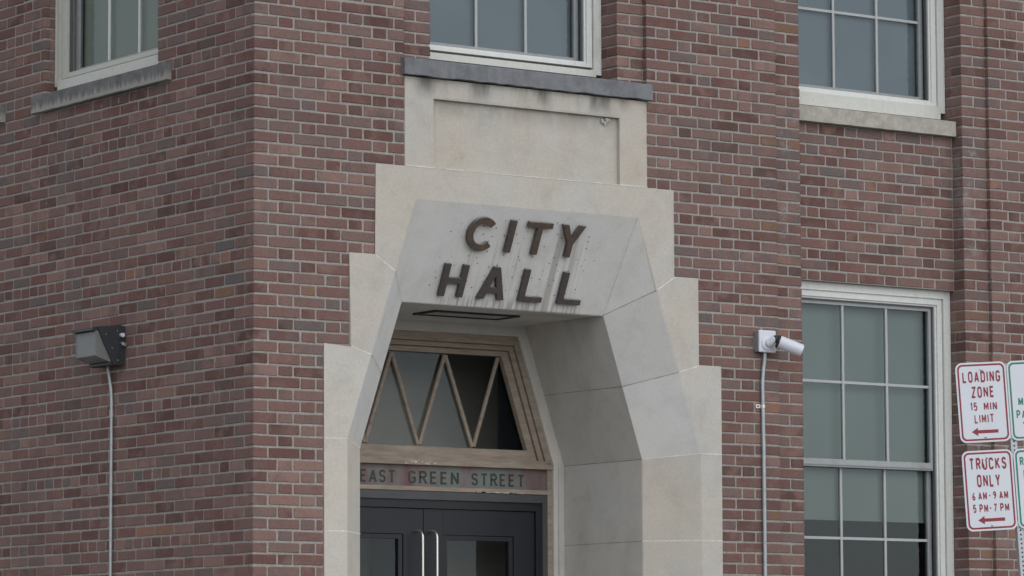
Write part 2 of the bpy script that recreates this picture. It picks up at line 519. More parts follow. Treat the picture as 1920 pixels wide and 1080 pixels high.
def brick(mb, P, u0, u1, z0, z1, d0, depth, tint, bs=True, be=True):
    b = 0.0028
    j = lambda: random.uniform(-0.0017, 0.0017)
    u0 += j(); u1 += j(); z0 += j(); z1 += j(); d0 += random.uniform(-0.0012, 0.0012)
    a0 = b if bs else 0.0; a1 = b if be else 0.0
    def ring(d, i0, i1, iz, cs):
        """an outline with nibbled corners at depth d"""
        a, e, lo, hi_ = u0 + i0, u1 - i1, z0 + iz, z1 - iz
        q = [(a, lo, 1, 1), (e, lo, -1, 1), (e, hi_, -1, -1), (a, hi_, 1, -1)]
        out = []
        for n_, (x, z, sx, sz) in enumerate(q):
            c = cs[n_]; y0 = tl[n_]
            A = (x + sx * c, z + y0); B = (x, z + sz * c + y0)
            out += [B, A] if n_ in (0, 2) else [A, B]
        return [P(x, d, z) for x, z in out]
    tl = [j() for _ in range(4)]
    cs = [random.uniform(0.0008, 0.0062) for _ in range(4)]
    if not bs: cs[0] = cs[3] = 0.0002
    if not be: cs[1] = cs[2] = 0.0002
    vs = ring(d0 + depth, 0, 0, 0, cs) + ring(d0 + b, 0, 0, 0, cs) + ring(d0, a0, a1, b, cs)
    fs = []
    for k in (0, 8):
        for q in range(8):
            fs.append((k + q, k + (q + 1) % 8, k + 8 + (q + 1) % 8, k + 8 + q))
    fs.append(tuple(range(16, 24)))
    mb.add(vs, fs, 0, tint)


def rnd_tint():
    r = random.random()
    if r < 0.60: v = random.uniform(0.12, 0.60)
    elif r < 0.72: v = random.uniform(0.0, 0.15)
    elif r < 0.81: v = random.uniform(0.60, 0.78)
    elif r < 0.985: v = random.uniform(0.78, 0.90)
    else: v = random.uniform(0.92, 1.0)
    return (v, random.random(), random.random())


CORNER = {k: rnd_tint() for k in range(-60, 120)}


def flemish(k, u0, u1, start_a=0.101, start_b=0.166):
    """joint positions (centres) of a Flemish course laid from a corner at u0"""
    out = [u0]
    if k % 2 == 0: out.append(u0 + start_a); seq = [0.220, 0.106]
    else: out.append(u0 + start_b); seq = [0.106, 0.220]
    i = 0
    while out[-1] < u1:
        out.append(out[-1] + seq[i % 2]); i += 1
    return out


def common(k, u0, u1):
    out = [u0]
    if k % 2 == 0:
        out.append(u0 + 0.211); seq = [0.2232]
    elif (k - 3) % 6 == 0:
        out += [u0 + 0.100, u0 + 0.100 + 0.165]; seq = [0.1095]
    else:
        out.append(u0 + 0.100); seq = [0.2232]
    while out[-1] < u1: out.append(out[-1] + seq[0])
    return out


def lay(mb, P, u0, u1, ktop, kbot, d, bond, solid, corner=False, depth=0.04, flush=()):
    """lay courses ktop..kbot-1; solid(k) gives the intervals of wall in that course"""
    for k in range(ktop, kbot):
        zt = ZK0 - k * CO - JT / 2; zb = ZK0 - (k + 1) * CO + JT / 2
        J = bond(k, u0, u1)
        for (a, b) in solid(k):
            cuts = [a] + [q for q in J if a + 0.035 < q < b - 0.035] + [b]
            for i in range(len(cuts) - 1):
                s = cuts[i]; e = cuts[i + 1]
                first = i == 0; last = i == len(cuts) - 2
                s2 = s if (first and (abs(s - u0) < 1e-6 and corner or s in flush)) else s + JT / 2
                e2 = e if (last and e in flush) else e - JT / 2
                t = rnd_tint()
                bs = True
                if first and abs(s - u0) < 1e-6 and corner:
                    t = CORNER[k]
                    if corner == 'back': s2 = s + depth; bs = False
                brick(mb, P, s2, e2, zb, zt, d, depth, t, bs, True)


def slab_runs(mb, P, ktop, kbot, solid, d0, d1, mi=1, shrink=None):
    """mortar bed behind the bricks, equal courses merged into one block"""
    k = ktop
    while k < kbot:
        s = solid(k); k2 = k + 1
        while k2 < kbot and solid(k2) == s: k2 += 1
        for a, b in s:
            sa = 0.006 if shrink and any(abs(a - q) < 1e-6 for q in shrink) else 0.0
            sb = 0.006 if shrink and any(abs(b - q) < 1e-6 for q in shrink) else 0.0
            mb.box(a + sa, b - sb, d0, d1, ZK0 - k2 * CO, ZK0 - k * CO, mi, P=P)
        k = k2


KT, KB = -38, 84
C0 = 1.9475                      # axis of the entrance
W_R = 9.5                        # right end of the front wall
W_L = 6.2                        # far end of the side wall

root = empty("city_hall", (0, 0, 0), "red brick city hall with stepped pale limestone doorway and white sash windows", "building")


def cut(base, holes):
    out = base
    for h0, h1 in holes:
        nxt = []
        for a, b in out:
            if h1 <= a or h0 >= b: nxt.append((a, b)); continue
            if h0 > a: nxt.append((a, h0))
            if h1 < b: nxt.append((h1, b))
        out = nxt
    return out


def front_solid(k):
    zc = ZK0 - (k + 0.5) * CO
    h = []
    if zc < 3.677: h.append((0.482, 3.413))
    elif zc < 4.218: h.append((0.659, 3.236))
    elif zc < 4.762: h.append((0.842, 3.058))
    elif zc < 5.302: h.append((1.050, 2.850))
    elif zc < 7.671: h.append((1.046, 2.853))
    if zc < 7.671: h.append((3.889, 5.702))
    return cut([(0.0, W_R)], h)


def side_solid(k):
    zc = ZK0 - (k + 0.5) * CO
    h = []
    if 5.31 < zc < 7.671: h = [(1.099, 2.503), (3.172, 4.576)]
    return cut([(0.0, W_L)], h)


mb = MB()
lay(mb, front, 0.0, W_R, KT, KB, 0.0, flemish, front_solid, corner=True, depth=0.042, flush=(1.046, 2.853, 3.889, 5.702))
slab_runs(mb, front, KT, KB, lambda k: [(0.0 if abs(a) > 1e-6 else 0.006, b) if abs(a) < 1e-6 else (a, b) for a, b in front_solid(k)], 0.0042, 0.30, 1,
          shrink=(1.046, 2.853, 3.889, 5.702))
mb.build("brick_wall", [M['brick'], M['mortar']], root, tint=True)

mb = MB()
lay(mb, side, 0.0, W_L, KT, KB, 0.0, common, side_solid, corner='back', depth=0.042, flush=(1.099, 2.503, 3.172, 4.576))
# window jamb bricks on the side wall
for k in range(KT, KB):
    zc = ZK0 - (k + 0.5) * CO
    if 5.31 < zc < 7.671:
        zt = ZK0 - k * CO - JT / 2; zb = zt - CO + JT
        for u0_, u1_ in ((2.503 + 0.0015, 2.60), (1.0, 1.099 - 0.0015), (4.576 + 0.0015, 4.68), (3.07, 3.172 - 0.0015)):
            mb.box(u0_, u1_, 0.044 + 0.004 * (k % 2), 0.086, zb, zt, 0, rnd_tint(), P=side)
slab_runs(mb, side, KT, KB, lambda k: [(0.306, b) if abs(a) < 1e-6 else (a, b) for a, b in side_solid(k)], 0.0042, 0.30, 1,
          shrink=(1.099, 2.503, 3.172, 4.576))
# old lime drips on the side wall
for q in range(26):
    y_ = random.uniform(0.4, 3.0); z_ = random.uniform(4.4, 5.25) if q < 20 else random.uniform(2.5, 4.2)
    h_ = random.uniform(0.006, 0.035); w_ = random.uniform(0.002, 0.005); dy = random.uniform(-0.006, 0.006)
    mb.add([(-0.0032, y_, z_), (-0.0032, y_ + w_, z_), (-0.0032, y_ + w_ * 0.6 + dy, z_ + h_), (-0.0032, y_ + dy, z_ + h_)], [(0, 1, 2, 3)], 2)
# the mortar bed of the corner block itself
mb.box(0.0042, 0.0050, 0.042, 0.306, ZK0 - KB * CO, ZK0 - KT * CO, 1)
mb.build("brick_wall", [M['brick'], M['mortar'], M['pale_mortar']], root, tint=True)


def surround(u0, u1, o0, o1, ktop, kbot, r, jd, spand=None):
    """the set-back brick strips either side of a window bay: u0..o0 and o1..u1, set back r, jamb jd deep"""
    z0 = ZK0 - kbot * CO; z1 = ZK0 - ktop * CO
    for a, b, sgn in ((u0, o0, -1), (o1, u1, 1)):
        mb = MB()
        mid = (a + b) / 2
        for k in range(ktop, kbot):
            zt = ZK0 - k * CO - JT / 2; zb = ZK0 - (k + 1) * CO + JT / 2
            ea, eb = (a + 0.003, b) if sgn < 0 else (a, b - 0.003)
            if k % 2 == 0:
                brick(mb, front, ea, eb, zb, zt, r, 0.098, rnd_tint())
                lo, hi_ = (b - 0.09, b - 0.0012) if sgn < 0 else (a + 0.0012, a + 0.09)
                mb.box(lo, hi_, r + 0.108, r + jd + 0.03, zb, zt, 0, rnd_tint())
            else:
                ta, tb = rnd_tint(), rnd_tint()
                brick(mb, front, ea, mid - JT / 2, zb, zt, r, 0.05 if sgn < 0 else jd + 0.03, ta)
                brick(mb, front, mid + JT / 2, eb, zb, zt, r, jd + 0.03 if sgn < 0 else 0.05, tb)
        ca, cb = (a - 0.05, b - 0.006) if sgn < 0 else (a + 0.006, b + 0.05)
        mb.box(ca, cb, r + 0.0042, 0.32, z0, z1, 1)
        mb.build("window_surround", [M['brick'], M['mortar']], root, tint=True)


surround(1.046, 2.853, 1.256, 2.651, -30, 5, 0.035, 0.165)
surround(3.889, 5.702, 4.106, 5.491, -30, KB, 0.030, 0.165)
# brick spandrels of the right-hand bay
for ka, kb in ((5, 20), (53, KB)):
    mb = MB()
    lay(mb, front, 4.106, 5.491, ka, kb, 0.128, lambda k, a, b: flemish(k, a, b, 0.075, 0.132), lambda k: [(4.106, 5.491)], depth=0.04)
    mb.box(4.106 - 0.004, 5.491 + 0.004, 0.1322, 0.31, ZK0 - kb * CO, ZK0 - ka * CO, 1)
    mb.build("spandrel", [M['brick'], M['mortar']], root, tint=True)
# brick head above the window bays
for a, b in ((1.046, 2.853), (3.889, 5.702)):
    mb = MB(); mb.box(a - 0.02, b + 0.02, 0.02, 0.30, 7.671, 7.80, 0)
    mb.build("window_head", M['stone'], root, tint=True)

# closed shell behind: roof, back walls, floors
mb = MB()
mb.box(-0.03, W_R + 0.03, -0.03, W_L + 0.03, ZK0 - KT * CO, ZK0 - KT * CO + 0.18)
mb.build("roof", M['roof'], root)
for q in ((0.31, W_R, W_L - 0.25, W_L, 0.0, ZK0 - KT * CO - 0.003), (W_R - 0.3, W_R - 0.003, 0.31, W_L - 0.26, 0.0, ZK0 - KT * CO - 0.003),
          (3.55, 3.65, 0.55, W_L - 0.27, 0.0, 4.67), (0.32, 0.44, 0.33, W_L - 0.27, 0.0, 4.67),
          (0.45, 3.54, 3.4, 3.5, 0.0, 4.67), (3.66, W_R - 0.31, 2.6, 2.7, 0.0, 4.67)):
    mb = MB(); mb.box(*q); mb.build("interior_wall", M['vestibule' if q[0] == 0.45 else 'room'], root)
for q in ((0.32, W_R - 0.31, 0.55, W_L - 0.27, 4.68, 4.86), (0.45, 3.54, 1.35, 3.39, 0.55, 0.64)):
    mb = MB(); mb.box(*q); mb.build("interior_floor", M['interior'], root)


# ------------------------------------------------------------------ stone doorway
YF = -0.004
YI = 0.26
YR = 1.08
def ho(z): return 1.3075 if z <= 3.134 else 1.3075 + (z - 3.134) * (0.8255 - 1.3075) / (4.5575 - 3.134)
def hi(z): return 1.0455 if z <= 3.105 else 1.0455 + (z - 3.105) * (0.750 - 1.0455) / (3.984 - 3.105)
ZJ = [2.597, 2.06, 1.52, 0.98]
Z0 = 0.13

mb = MB()    # front faces and vertical lower chamfers; slots: 0 tan stone, 1 pale mortar, 2 weathered, 3 grey joint, 4 hole, 5 sheltered
def X(h, s): return C0 + s * h
for s in (-1, 1):
    def p(h, y, z): return (X(h, s), y, z)
    # front faces
    mb.poly([p(1.464, YF, Z0), p(1.464, YF, 3.677), p(1.2885, YF, 3.677), p(ho(3.632), YF, 3.632), p(ho(3.134), YF, 3.134), p(1.3075, YF, Z0)])
    mb.poly([p(1.2885, YF, 3.677), p(1.2885, YF, 4.218), p(1.108, YF, 4.218), p(ho(4.132), YF, 4.132), p(ho(3.632), YF, 3.632)])
    # skirts back into the brickwork
    for h, za, zb in ((1.464, Z0, 3.677), (1.2885, 3.677, 4.218), (1.108, 4.218, 4.762)):
        mb.quad(p(h, YF, za), p(h, YF, zb), p(h, 0.08, zb), p(h, 0.08, za))
    for ha, hb, z in ((1.464, 1.2885, 3.677), (1.2885, 1.108, 4.218), (1.108, 0.0, 4.762)):
        mb.quad(p(ha, YF, z), p(hb, YF, z), p(hb, 0.08, z), p(ha, 0.08, z))
    # chamfers
    mb.quad(p(1.3075, YF, Z0), p(1.3075, YF, 3.134), p(1.0455, YI, 3.105), p(1.0455, YI, Z0), 0)
    mb.quad(p(1.3075, YF, 3.134), p(ho(3.632), YF, 3.632), p(hi(3.55), YI, 3.55), p(1.0455, YI, 3.105), 2)
    mb.quad(p(ho(3.632), YF, 3.632), p(ho(4.132), YF, 4.132), p(0.75, YI, 3.984), p(hi(3.55), YI, 3.55), 2)
    mb.poly([p(ho(4.132), YF, 4.132), p(0.8255, YF, 4.5575), p(0.75, YI, 3.984)], 2)
    # reveals
    mb.quad(p(1.0455, YI, Z0), p(1.0455, YI, 3.105), p(1.0455, YR, 3.105), p(1.0455, YR, Z0), 5)
    mb.quad(p(1.0455, YI, 3.105), p(0.75, YI, 3.984), p(0.75, YR, 3.984), p(1.0455, YR, 3.105), 5)
    # ring round the door frame and its return
    ring_o = [(0.75, 3.984), (1.0455, 3.105), (1.0455, Z0)]
    ring_i = [(0.700, 3.915), (0.968, 3.108), (0.968, Z0)]
    for i in range(2):
        a, b, c, d = ring_o[i], ring_o[i + 1], ring_i[i + 1], ring_i[i]
        mb.quad(p(a[0], YR, a[1]), p(b[0], YR, b[1]), p(c[0], YR, c[1]), p(d[0], YR, d[1]), 5)
        mb.quad(p(d[0], YR, d[1]), p(c[0], YR, c[1]), p(c[0], 1.26, c[1]), p(d[0], 1.26, d[1]), 5)
    # a narrow rebate line on the ring
    mb.quad(p(1.0, YR - 0.006, Z0), p(1.0, YR - 0.006, 3.095), p(1.044, YR - 0.006, 3.095), p(1.044, YR - 0.006, Z0), 5)
    mb.quad(p(1.0, YR - 0.006, Z0), p(1.0, YR - 0.006, 3.095), p(1.0, YR, 3.095), p(1.0, YR, Z0), 5)
    # joints
    def joint(a, b, n, w=0.0045, mi=1, lift=0.0009):
        a = Vector(a); b = Vector(b); n = Vector(n).normalized()
        if n.y > 0: n = -n
        t = (b - a).normalized().cross(n) * (w / 2)
        o = n * lift
        k = 7
        for q in range(k):
            A = a.lerp(b, q / k); B = a.lerp(b, (q + 1) / k)
            wa = random.uniform(0.6, 1.3); wb = wa
            mb.quad(A - t * wa + o, B - t * wb + o, B + t * wb + o, A + t * wa + o, mi)
    nf = (0, -1, 0)
    nch = Vector((-s * 0.72, -0.72, -0.2))
    joint(p(1.108, YF, 4.218), p(ho(4.132), YF, 4.132), nf, 0.007)
    joint(p(1.2885, YF, 3.677), p(ho(3.632), YF, 3.632), nf, 0.007)
    joint(p(1.464, YF, 3.134), p(1.3075, YF, 3.134), nf, 0.006)
    def nrm(a, b, c):
        n = (Vector(b) - Vector(a)).cross(Vector(c) - Vector(a)); n.normalize()
        return n if n.y < 0 else -n
    n2 = nrm(p(1.3075, YF, 3.134), p(ho(3.632), YF, 3.632), p(1.0455, YI, 3.105))
    n1 = nrm(p(1.3075, YF, Z0), p(1.3075, YF, 3.134), p(1.0455, YI, 3.0))
    joint(p(ho(4.132), YF, 4.132), p(0.75, YI, 3.984), n2, 0.005, 3)
    joint(p(ho(3.632), YF, 3.632), p(hi(3.55), YI, 3.55), n2, 0.005, 3)
    joint(p(1.3075, YF, 3.134), p(1.0455, YI, 3.105), n1, 0.006, 1)
    nr = Vector((-s, -0.0001, 0)); nr2 = Vector((-s * 0.948, -0.0001, -0.318))
    joint(p(hi(3.55), YI, 3.55), p(hi(3.55), YR, 3.55), nr2, 0.005, 3)
    joint(p(1.0455, YI, 3.103), p(1.0455, YR, 3.103), nr, 0.005, 3)
    for z in ZJ:
        joint(p(1.464, YF, z), p(1.3075, YF, z), nf, 0.007)
        joint(p(1.3075, YF, z), p(1.0455, YI, z), n1, 0.007)
        joint(p(1.0455, YI, z), p(1.0455, YR, z), nr, 0.004, 3)
def pc(x, y, z): return (x, y, z)
# key block front, weathered sloping lintel, soffit, ring head
kx = lambda h, s: C0 + s * h
mb.poly([(kx(0.8255, -1), YF, 4.5575), (kx(ho(4.132), -1), YF, 4.132), (kx(1.108, -1), YF, 4.218), (kx(1.108, -1), YF, 4.762),
         (kx(1.108, 1), YF, 4.762), (kx(1.108, 1), YF, 4.218), (kx(ho(4.132), 1), YF, 4.132), (kx(0.8255, 1), YF, 4.5575)])
mb.quad((kx(0.8255, -1), YF, 4.5575), (kx(0.8255, 1), YF, 4.5575), (kx(0.75, 1), YI, 3.984), (kx(0.75, -1), YI, 3.984), 2)
mb.quad((kx(0.75, -1), YI, 3.984), (kx(0.75, 1), YI, 3.984), (kx(0.75, 1), YR, 3.984), (kx(0.75, -1), YR, 3.984), 5)
mb.quad((kx(0.75, -1), YR, 3.984), (kx(0.75, 1), YR, 3.984), (kx(0.700, 1), YR, 3.915), (kx(0.700, -1), YR, 3.915), 5)
mb.quad((kx(0.700, -1), YR, 3.915), (kx(0.700, 1), YR, 3.915), (kx(0.700, 1), 1.26, 3.915), (kx(0.700, -1), 1.26, 3.915), 5)
# old fixing holes left in the lintel
SL = Vector((0, YI - YF, 3.984 - 4.5575)); SL.normalize()
LN = Vector((0, SL.z, -SL.y))
if LN.y > 0: LN = -LN
def LP(x, s, o): 
    q = Vector((x, YF, 4.5575)) + SL * s + LN * o
    return (q.x, q.y, q.z)
rh = random.Random(5)
for row in (0.075, 0.125, 0.165, 0.205, 0.285, 0.325, 0.365, 0.42, 0.47, 0.52):
    x = 1.36 + rh.uniform(0, 0.05)
    while x < 2.56:
        if rh.random() < 0.62:
            s0 = row + rh.uniform(-0.014, 0.014); r = rh.uniform(0.0028, 0.0045)
            mb.poly([LP(x + r * math.cos(a * math.pi / 3), s0 + r * math.sin(a * math.pi / 3), 0.0006) for a in range(6)], 4)
        x += rh.uniform(0.055, 0.13)
mb.t = [(random.uniform(0.2, 0.85), 0.5, 0.5) for _ in mb.t]
so = mb.build("stone_doorway", [M['stone'], M['pale_mortar'], M['lintel'], M['grey_mortar'], M['hole'], M['reveal']], root, tint=True)
bm = bmesh.new(); bm.from_mesh(so.data)
bmesh.ops.remove_doubles(bm, verts=[v for v in bm.verts if max(f.calc_area() for f in v.link_faces) > 0.004], dist=2e-4)
bm.to_mesh(so.data); bm.free()
bv = so.modifiers.new("worn_edges", 'BEVEL'); bv.width = 0.006; bv.segments = 2; bv.limit_method = 'ANGLE'; bv.angle_limit = math.radians(25)

# carved panel between the doorway and the window sill
mb = MB()
pa, pb, za, zb = 1.050, 2.850, 4.7665, 5.301
ia, ib, iz, idp = 1.2555, 2.6415, 5.181, 0.026
yp = 0.002
mb.quad((pa, yp, za), (ia, yp, za), (ia, yp, iz), (pa, yp, iz))
mb.quad((ib, yp, za), (pb, yp, za), (pb, yp, iz), (ib, yp, iz))
mb.quad((pa, yp, iz), (pb, yp, iz), (pb, yp, zb), (pa, yp, zb))
mb.quad((ia, yp + idp, za), (ib, yp + idp, za), (ib, yp + idp, iz), (ia, yp + idp, iz))
mb.quad((ia, yp, za), (ia, yp, iz), (ia, yp + idp, iz), (ia, yp + idp, za))
mb.quad((ib, yp, za), (ib, yp, iz), (ib, yp + idp, iz), (ib, yp + idp, za))
mb.quad((ia, yp, iz), (ib, yp, iz), (ib, yp + idp, iz), (ia, yp + idp, iz))
mb.quad((pa, yp, za), (pa, yp, zb), (pa, 0.08, zb), (pa, 0.08, za))
mb.quad((pb, yp, za), (pb, yp, zb), (pb, 0.08, zb), (pb, 0.08, za))
# a bead of old mortar along the foot of the panel
for q in range(26):
    xa = pa + (pb - pa) * q / 26; xb = pa + (pb - pa) * (q + 1) / 26
    mb.box(xa, xb, -0.006, 0.004, 4.7622, 4.7622 + random.uniform(0.002, 0.007), 1)
# little mud-dauber lump under the recess edge
for q in range(9):
    r = 0.012
    cx, cz = 2.545 + random.uniform(-0.03, 0.03), 5.165 + random.uniform(-0.025, 0.012)
    mb.tube([(cx, yp + idp - 0.006, cz - r), (cx, yp + idp - 0.011, cz), (cx, yp + idp - 0.006, cz + r)], [0.003, 0.009, 0.003], 6, 2)
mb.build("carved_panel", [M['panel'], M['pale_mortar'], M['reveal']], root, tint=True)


# ------------------------------------------------------------------ windows
def rect_ring(mb, P, u0, u1, z0, z1, w, d0, d1, mi=0, bottom=True, wb=None):
    wb = w if wb is None else wb
    mb.box(u0, u0 + w, d0, d1, z0, z1, mi, P=P)
    mb.box(u1 - w, u1, d0, d1, z0, z1, mi, P=P)
    mb.box(u0 + w, u1 - w, d0, d1, z1 - w, z1, mi, P=P)
    if bottom: mb.box(u0 + w, u1 - w, d0, d1, z0, z0 + wb, mi, P=P)


def window(P, u0, u1, z0, z1, dj, blind_mat, casing, blind_bottom=None, meet=None, bd=0.10, bz=0.0, bh=0.046, glass='glass', mun='muntin'):
    """double-hung sash window in an opening u0..u1, z0 (sill top) .. z1; dj = depth where casing starts"""
    cz = z0 + 0.02
    w = MB()
    rect_ring(w, P, u0 + 0.003, u1 - 0.003, cz, z1 - 0.002, 0.052, dj, dj + 0.14, 0, bottom=False)       # brick mould
    w.box(u0 + 0.003, u0 + 0.012, dj - 0.006, dj, cz, z1 - 0.002, 0, P=P)                                  # caulk bead
    w.box(u1 - 0.012, u1 - 0.003, dj - 0.006, dj, cz, z1 - 0.002, 0, P=P)
    # sloping wooden sill board and the rails over it
    a, b = u0 + 0.048, u1 - 0.048
    zb = z0 + bz
    w.add([P(a, bd, zb), P(b, bd, zb), P(b, bd, zb + bh), P(a, bd, zb + bh),
           P(a, dj + 0.1, zb), P(b, dj + 0.1, zb), P(b, dj + 0.1, z0 + 0.062), P(a, dj + 0.1, z0 + 0.062)],
          [(0, 1, 2, 3), (3, 2, 6, 7), (0, 3, 7, 4), (1, 5, 6, 2)], 1)
    o = w.build("window", [casing, M['board']], root)
    s = MB()
    rect_ring(s, P, u0 + 0.062, u1 - 0.062, z0 + 0.066, z1 - 0.054, 0.040, dj + 0.012, dj + 0.046, 0, wb=0.022)
    rect_ring(s, P, u0 + 0.102, u1 - 0.102, z0 + 0.088, z1 - 0.094, 0.012, dj + 0.024, dj + 0.046, 0, wb=0.012)
    s.build("inner_frame", [casing], o)
    tk = MB()
    rect_ring(tk, P, u0 + 0.056, u1 - 0.056, z0 + 0.058, z1 - 0.046, 0.068, dj + 0.036, dj + 0.056, 0, wb=0.046)
    tk.build("storm_track", [M['track']], o)
    zm = meet if meet else (z0 + z1) / 2
    fu0, fu1 = u0 + 0.112, u1 - 0.112
    ctr = (u0 + u1) / 2
    for idx, (sa, sb, dd) in enumerate(((zm - 0.018, z1 - 0.10, 0.050), (z0 + 0.084, zm + 0.018, 0.086))):
        h = MB()
        d0 = dj + dd
        wbot = 0.05 if idx == 0 else 0.045
        h.box(fu0, fu0 + 0.033, d0, d0 + 0.03, sa, sb, 0, P=P)
        h.box(fu1 - 0.033, fu1, d0, d0 + 0.03, sa, sb, 0, P=P)
        h.box(fu0 + 0.033, fu1 - 0.033, d0, d0 + 0.03, sb - 0.036, sb, 0, P=P)
        h.box(fu0 + 0.033, fu1 - 0.033, d0, d0 + 0.03, sa, sa + wbot, 0, P=P)
        if idx == 0:
            h.box(fu0 + 0.03, fu1 - 0.03, d0 - 0.008, d0, sa + 0.012, sa + 0.03, 0, P=P)
        ga, gb = sa + wbot, sb - 0.036
        sash = h.build("sash", [M['sash']], o)
        mm = MB()
        for q in (-0.186, 0.186):
            mm.box(ctr + q - 0.0085, ctr + q + 0.0085, d0 + 0.004, d0 + 0.024, ga, gb, 0, P=P)
        zh = (ga + gb) / 2
        for a_, b_ in ((fu0 + 0.033, ctr - 0.1945), (ctr - 0.1775, ctr + 0.1775), (ctr + 0.1945, fu1 - 0.033)):
            mm.box(a_, b_, d0 + 0.006, d0 + 0.022, zh - 0.0085, zh + 0.0085, 0, P=P)
        mu = mm.build("muntin", [M[mun]], o)
        g = MB()
        gq = [P(fu0 + 0.03, d0 + 0.014, ga - 0.004), P(fu1 - 0.03, d0 + 0.014, ga - 0.004), P(fu1 - 0.03, d0 + 0.014, gb + 0.004), P(fu0 + 0.03, d0 + 0.014, gb + 0.004)]
        if P is side: gq.reverse()
        g.quad(*gq)
        g.build("pane", [M[glass]], o)
    bl = MB()
    bz = blind_bottom if blind_bottom else z0 + 0.05
    db = dj + 0.132
    bl.box(u0 + 0.02, u1 - 0.02, db, db + 0.003, bz, z1 - 0.02, 0, P=P)
    bl.box(u0 + 0.02, u1 - 0.02, db - 0.004, db + 0.008, bz - 0.02, bz, 0, P=P)
    bl.build("roller_blind", [blind_mat], o)
    return o


def sill(name, mat, P, u0, u1, dfront, dback, zb, zt, zback, parent, wear=0.004, dtop=None):
    """weathered sill slab with a sloped top and a nibbled front edge"""
    m = MB()
    n = 34
    vs = []
    for i in range(n + 1):
        u = u0 + (u1 - u0) * i / n
        w1 = random.uniform(0, wear); w2 = random.uniform(0, wear)
        vs += [P(u, dfront, zb + w1), P(u, dfront, zt - w2), P(u, dfront + 0.006, zt + 0.003 - w2 * 0.5), P(u, dtop, zback), P(u, dback, zback), P(u, dback, zb)]
    fs = []
    for i in range(n):
        for k in range(6):
            fs.append((i * 6 + k, i * 6 + (k + 1) % 6, (i + 1) * 6 + (k + 1) % 6, (i + 1) * 6 + k))
    fs.append((0, 5, 4, 3, 2, 1)); e = n * 6; fs.append((e, e + 1, e + 2, e + 3, e + 4, e + 5))
    m.add(vs, fs, 0)
    return m.build(name, [mat], parent)


# over the door
w = window(front, 1.256, 2.651, 5.452, 7.671, 0.198, M['blind_blue'], M['white'], meet=6.60, bd=0.186, bz=0.004, bh=0.042)
sill("window_sill", M['sill'], front, 1.024, 2.873, -0.036, 0.30, 5.305, 5.404, 5.4525, w, 0.007, 0.19)
# right-hand bay, upper and lower
w = window(front, 4.106, 5.491, 5.452, 7.671, 0.196, M['blind_blue'], M['white'], meet=6.60, bd=0.184, bz=-0.024, bh=0.086)
sill("window_sill", M['pale_sill'], front, 4.109, 5.481, 0.076, 0.32, 5.3035, 5.402, 5.4265, w, 0.002, 0.19)
w = window(front, 4.106, 5.491, 2.065, 4.287, 0.178, M['blind_green'], M['white'], blind_bottom=2.785, meet=3.122, bd=0.168, bz=-0.02, bh=0.07)
sill("window_sill", M['pale_sill'], front, 4.109, 5.481, 0.076, 0.32, 1.96, 2.03, 2.0435, w, 0.002, 0.17)
# side wall
w = window(side, 1.099, 2.503, 5.452, 7.671, 0.080, M['blind_left'], M['ivory'], meet=6.60, bd=0.068, bz=-0.006, bh=0.060, glass='side_glass', mun='muntin_white')
sill("window_sill", M['drip_sill'], side, 0.932, 2.606, -0.036, 0.24, 5.305, 5.412, 5.4445, w, 0.004, 0.072)
w = window(side, 3.172, 4.576, 5.452, 7.671, 0.080, M['blind_left'], M['ivory'], meet=6.60, bd=0.068, bz=-0.006, bh=0.060, glass='side_glass', mun='muntin_white')
sill("window_sill", M['drip_sill'], side, 3.008, 4.68, -0.036, 0.24, 5.305, 5.412, 5.4445, w, 0.004, 0.072)


# ------------------------------------------------------------------ transom, name board and doors
def trap(z, off):
    """half width of the sloping transom outline at height z, moved in by off"""
    return 0.968 + (z - 3.108) * (0.700 - 0.968) / (3.915 - 3.108) - off


tr = MB()
def band(o0, o1, zt0, zt1, y0, y1, zb0, zb1):
    """one moulding step of the transom frame, outline offset o0 (outer) .. o1 (inner), facing y0"""
    A = [(-trap(zb0, o0), zb0), (-trap(zt0, o0), zt0), (trap(zt0, o0), zt0), (trap(zb0, o0), zb0)]
    B = [(-trap(zb1, o1), zb1), (-trap(zt1, o1), zt1), (trap(zt1, o1), zt1), (trap(zb1, o1), zb1)]
    for i in range(3):
        a, b = A[i], A[i + 1]; c, d = B[i + 1], B[i]
        tr.quad((C0 + a[0], y0, a[1]), (C0 + b[0], y0, b[1]), (C0 + c[0], y0, c[1]), (C0 + d[0], y0, d[1]))
        tr.quad((C0 + d[0], y0, d[1]), (C0 + c[0], y0, c[1]), (C0 + c[0], y1, c[1]), (C0 + d[0], y1, d[1]))
band(0.000, 0.042, 3.913, 3.858, 1.100, 1.125, 3.118, 3.118)
band(0.042, 0.050, 3.858, 3.850, 1.125, 1.110, 3.118, 3.118)
band(0.050, 0.088, 3.850, 3.824, 1.110, 1.140, 3.124, 3.124)
band(0.088, 0.096, 3.824, 3.816, 1.140, 1.122, 3.128, 3.128)
band(0.096, 0.150, 3.816, 3.787, 1.122, 1.165, 3.132, 3.196)
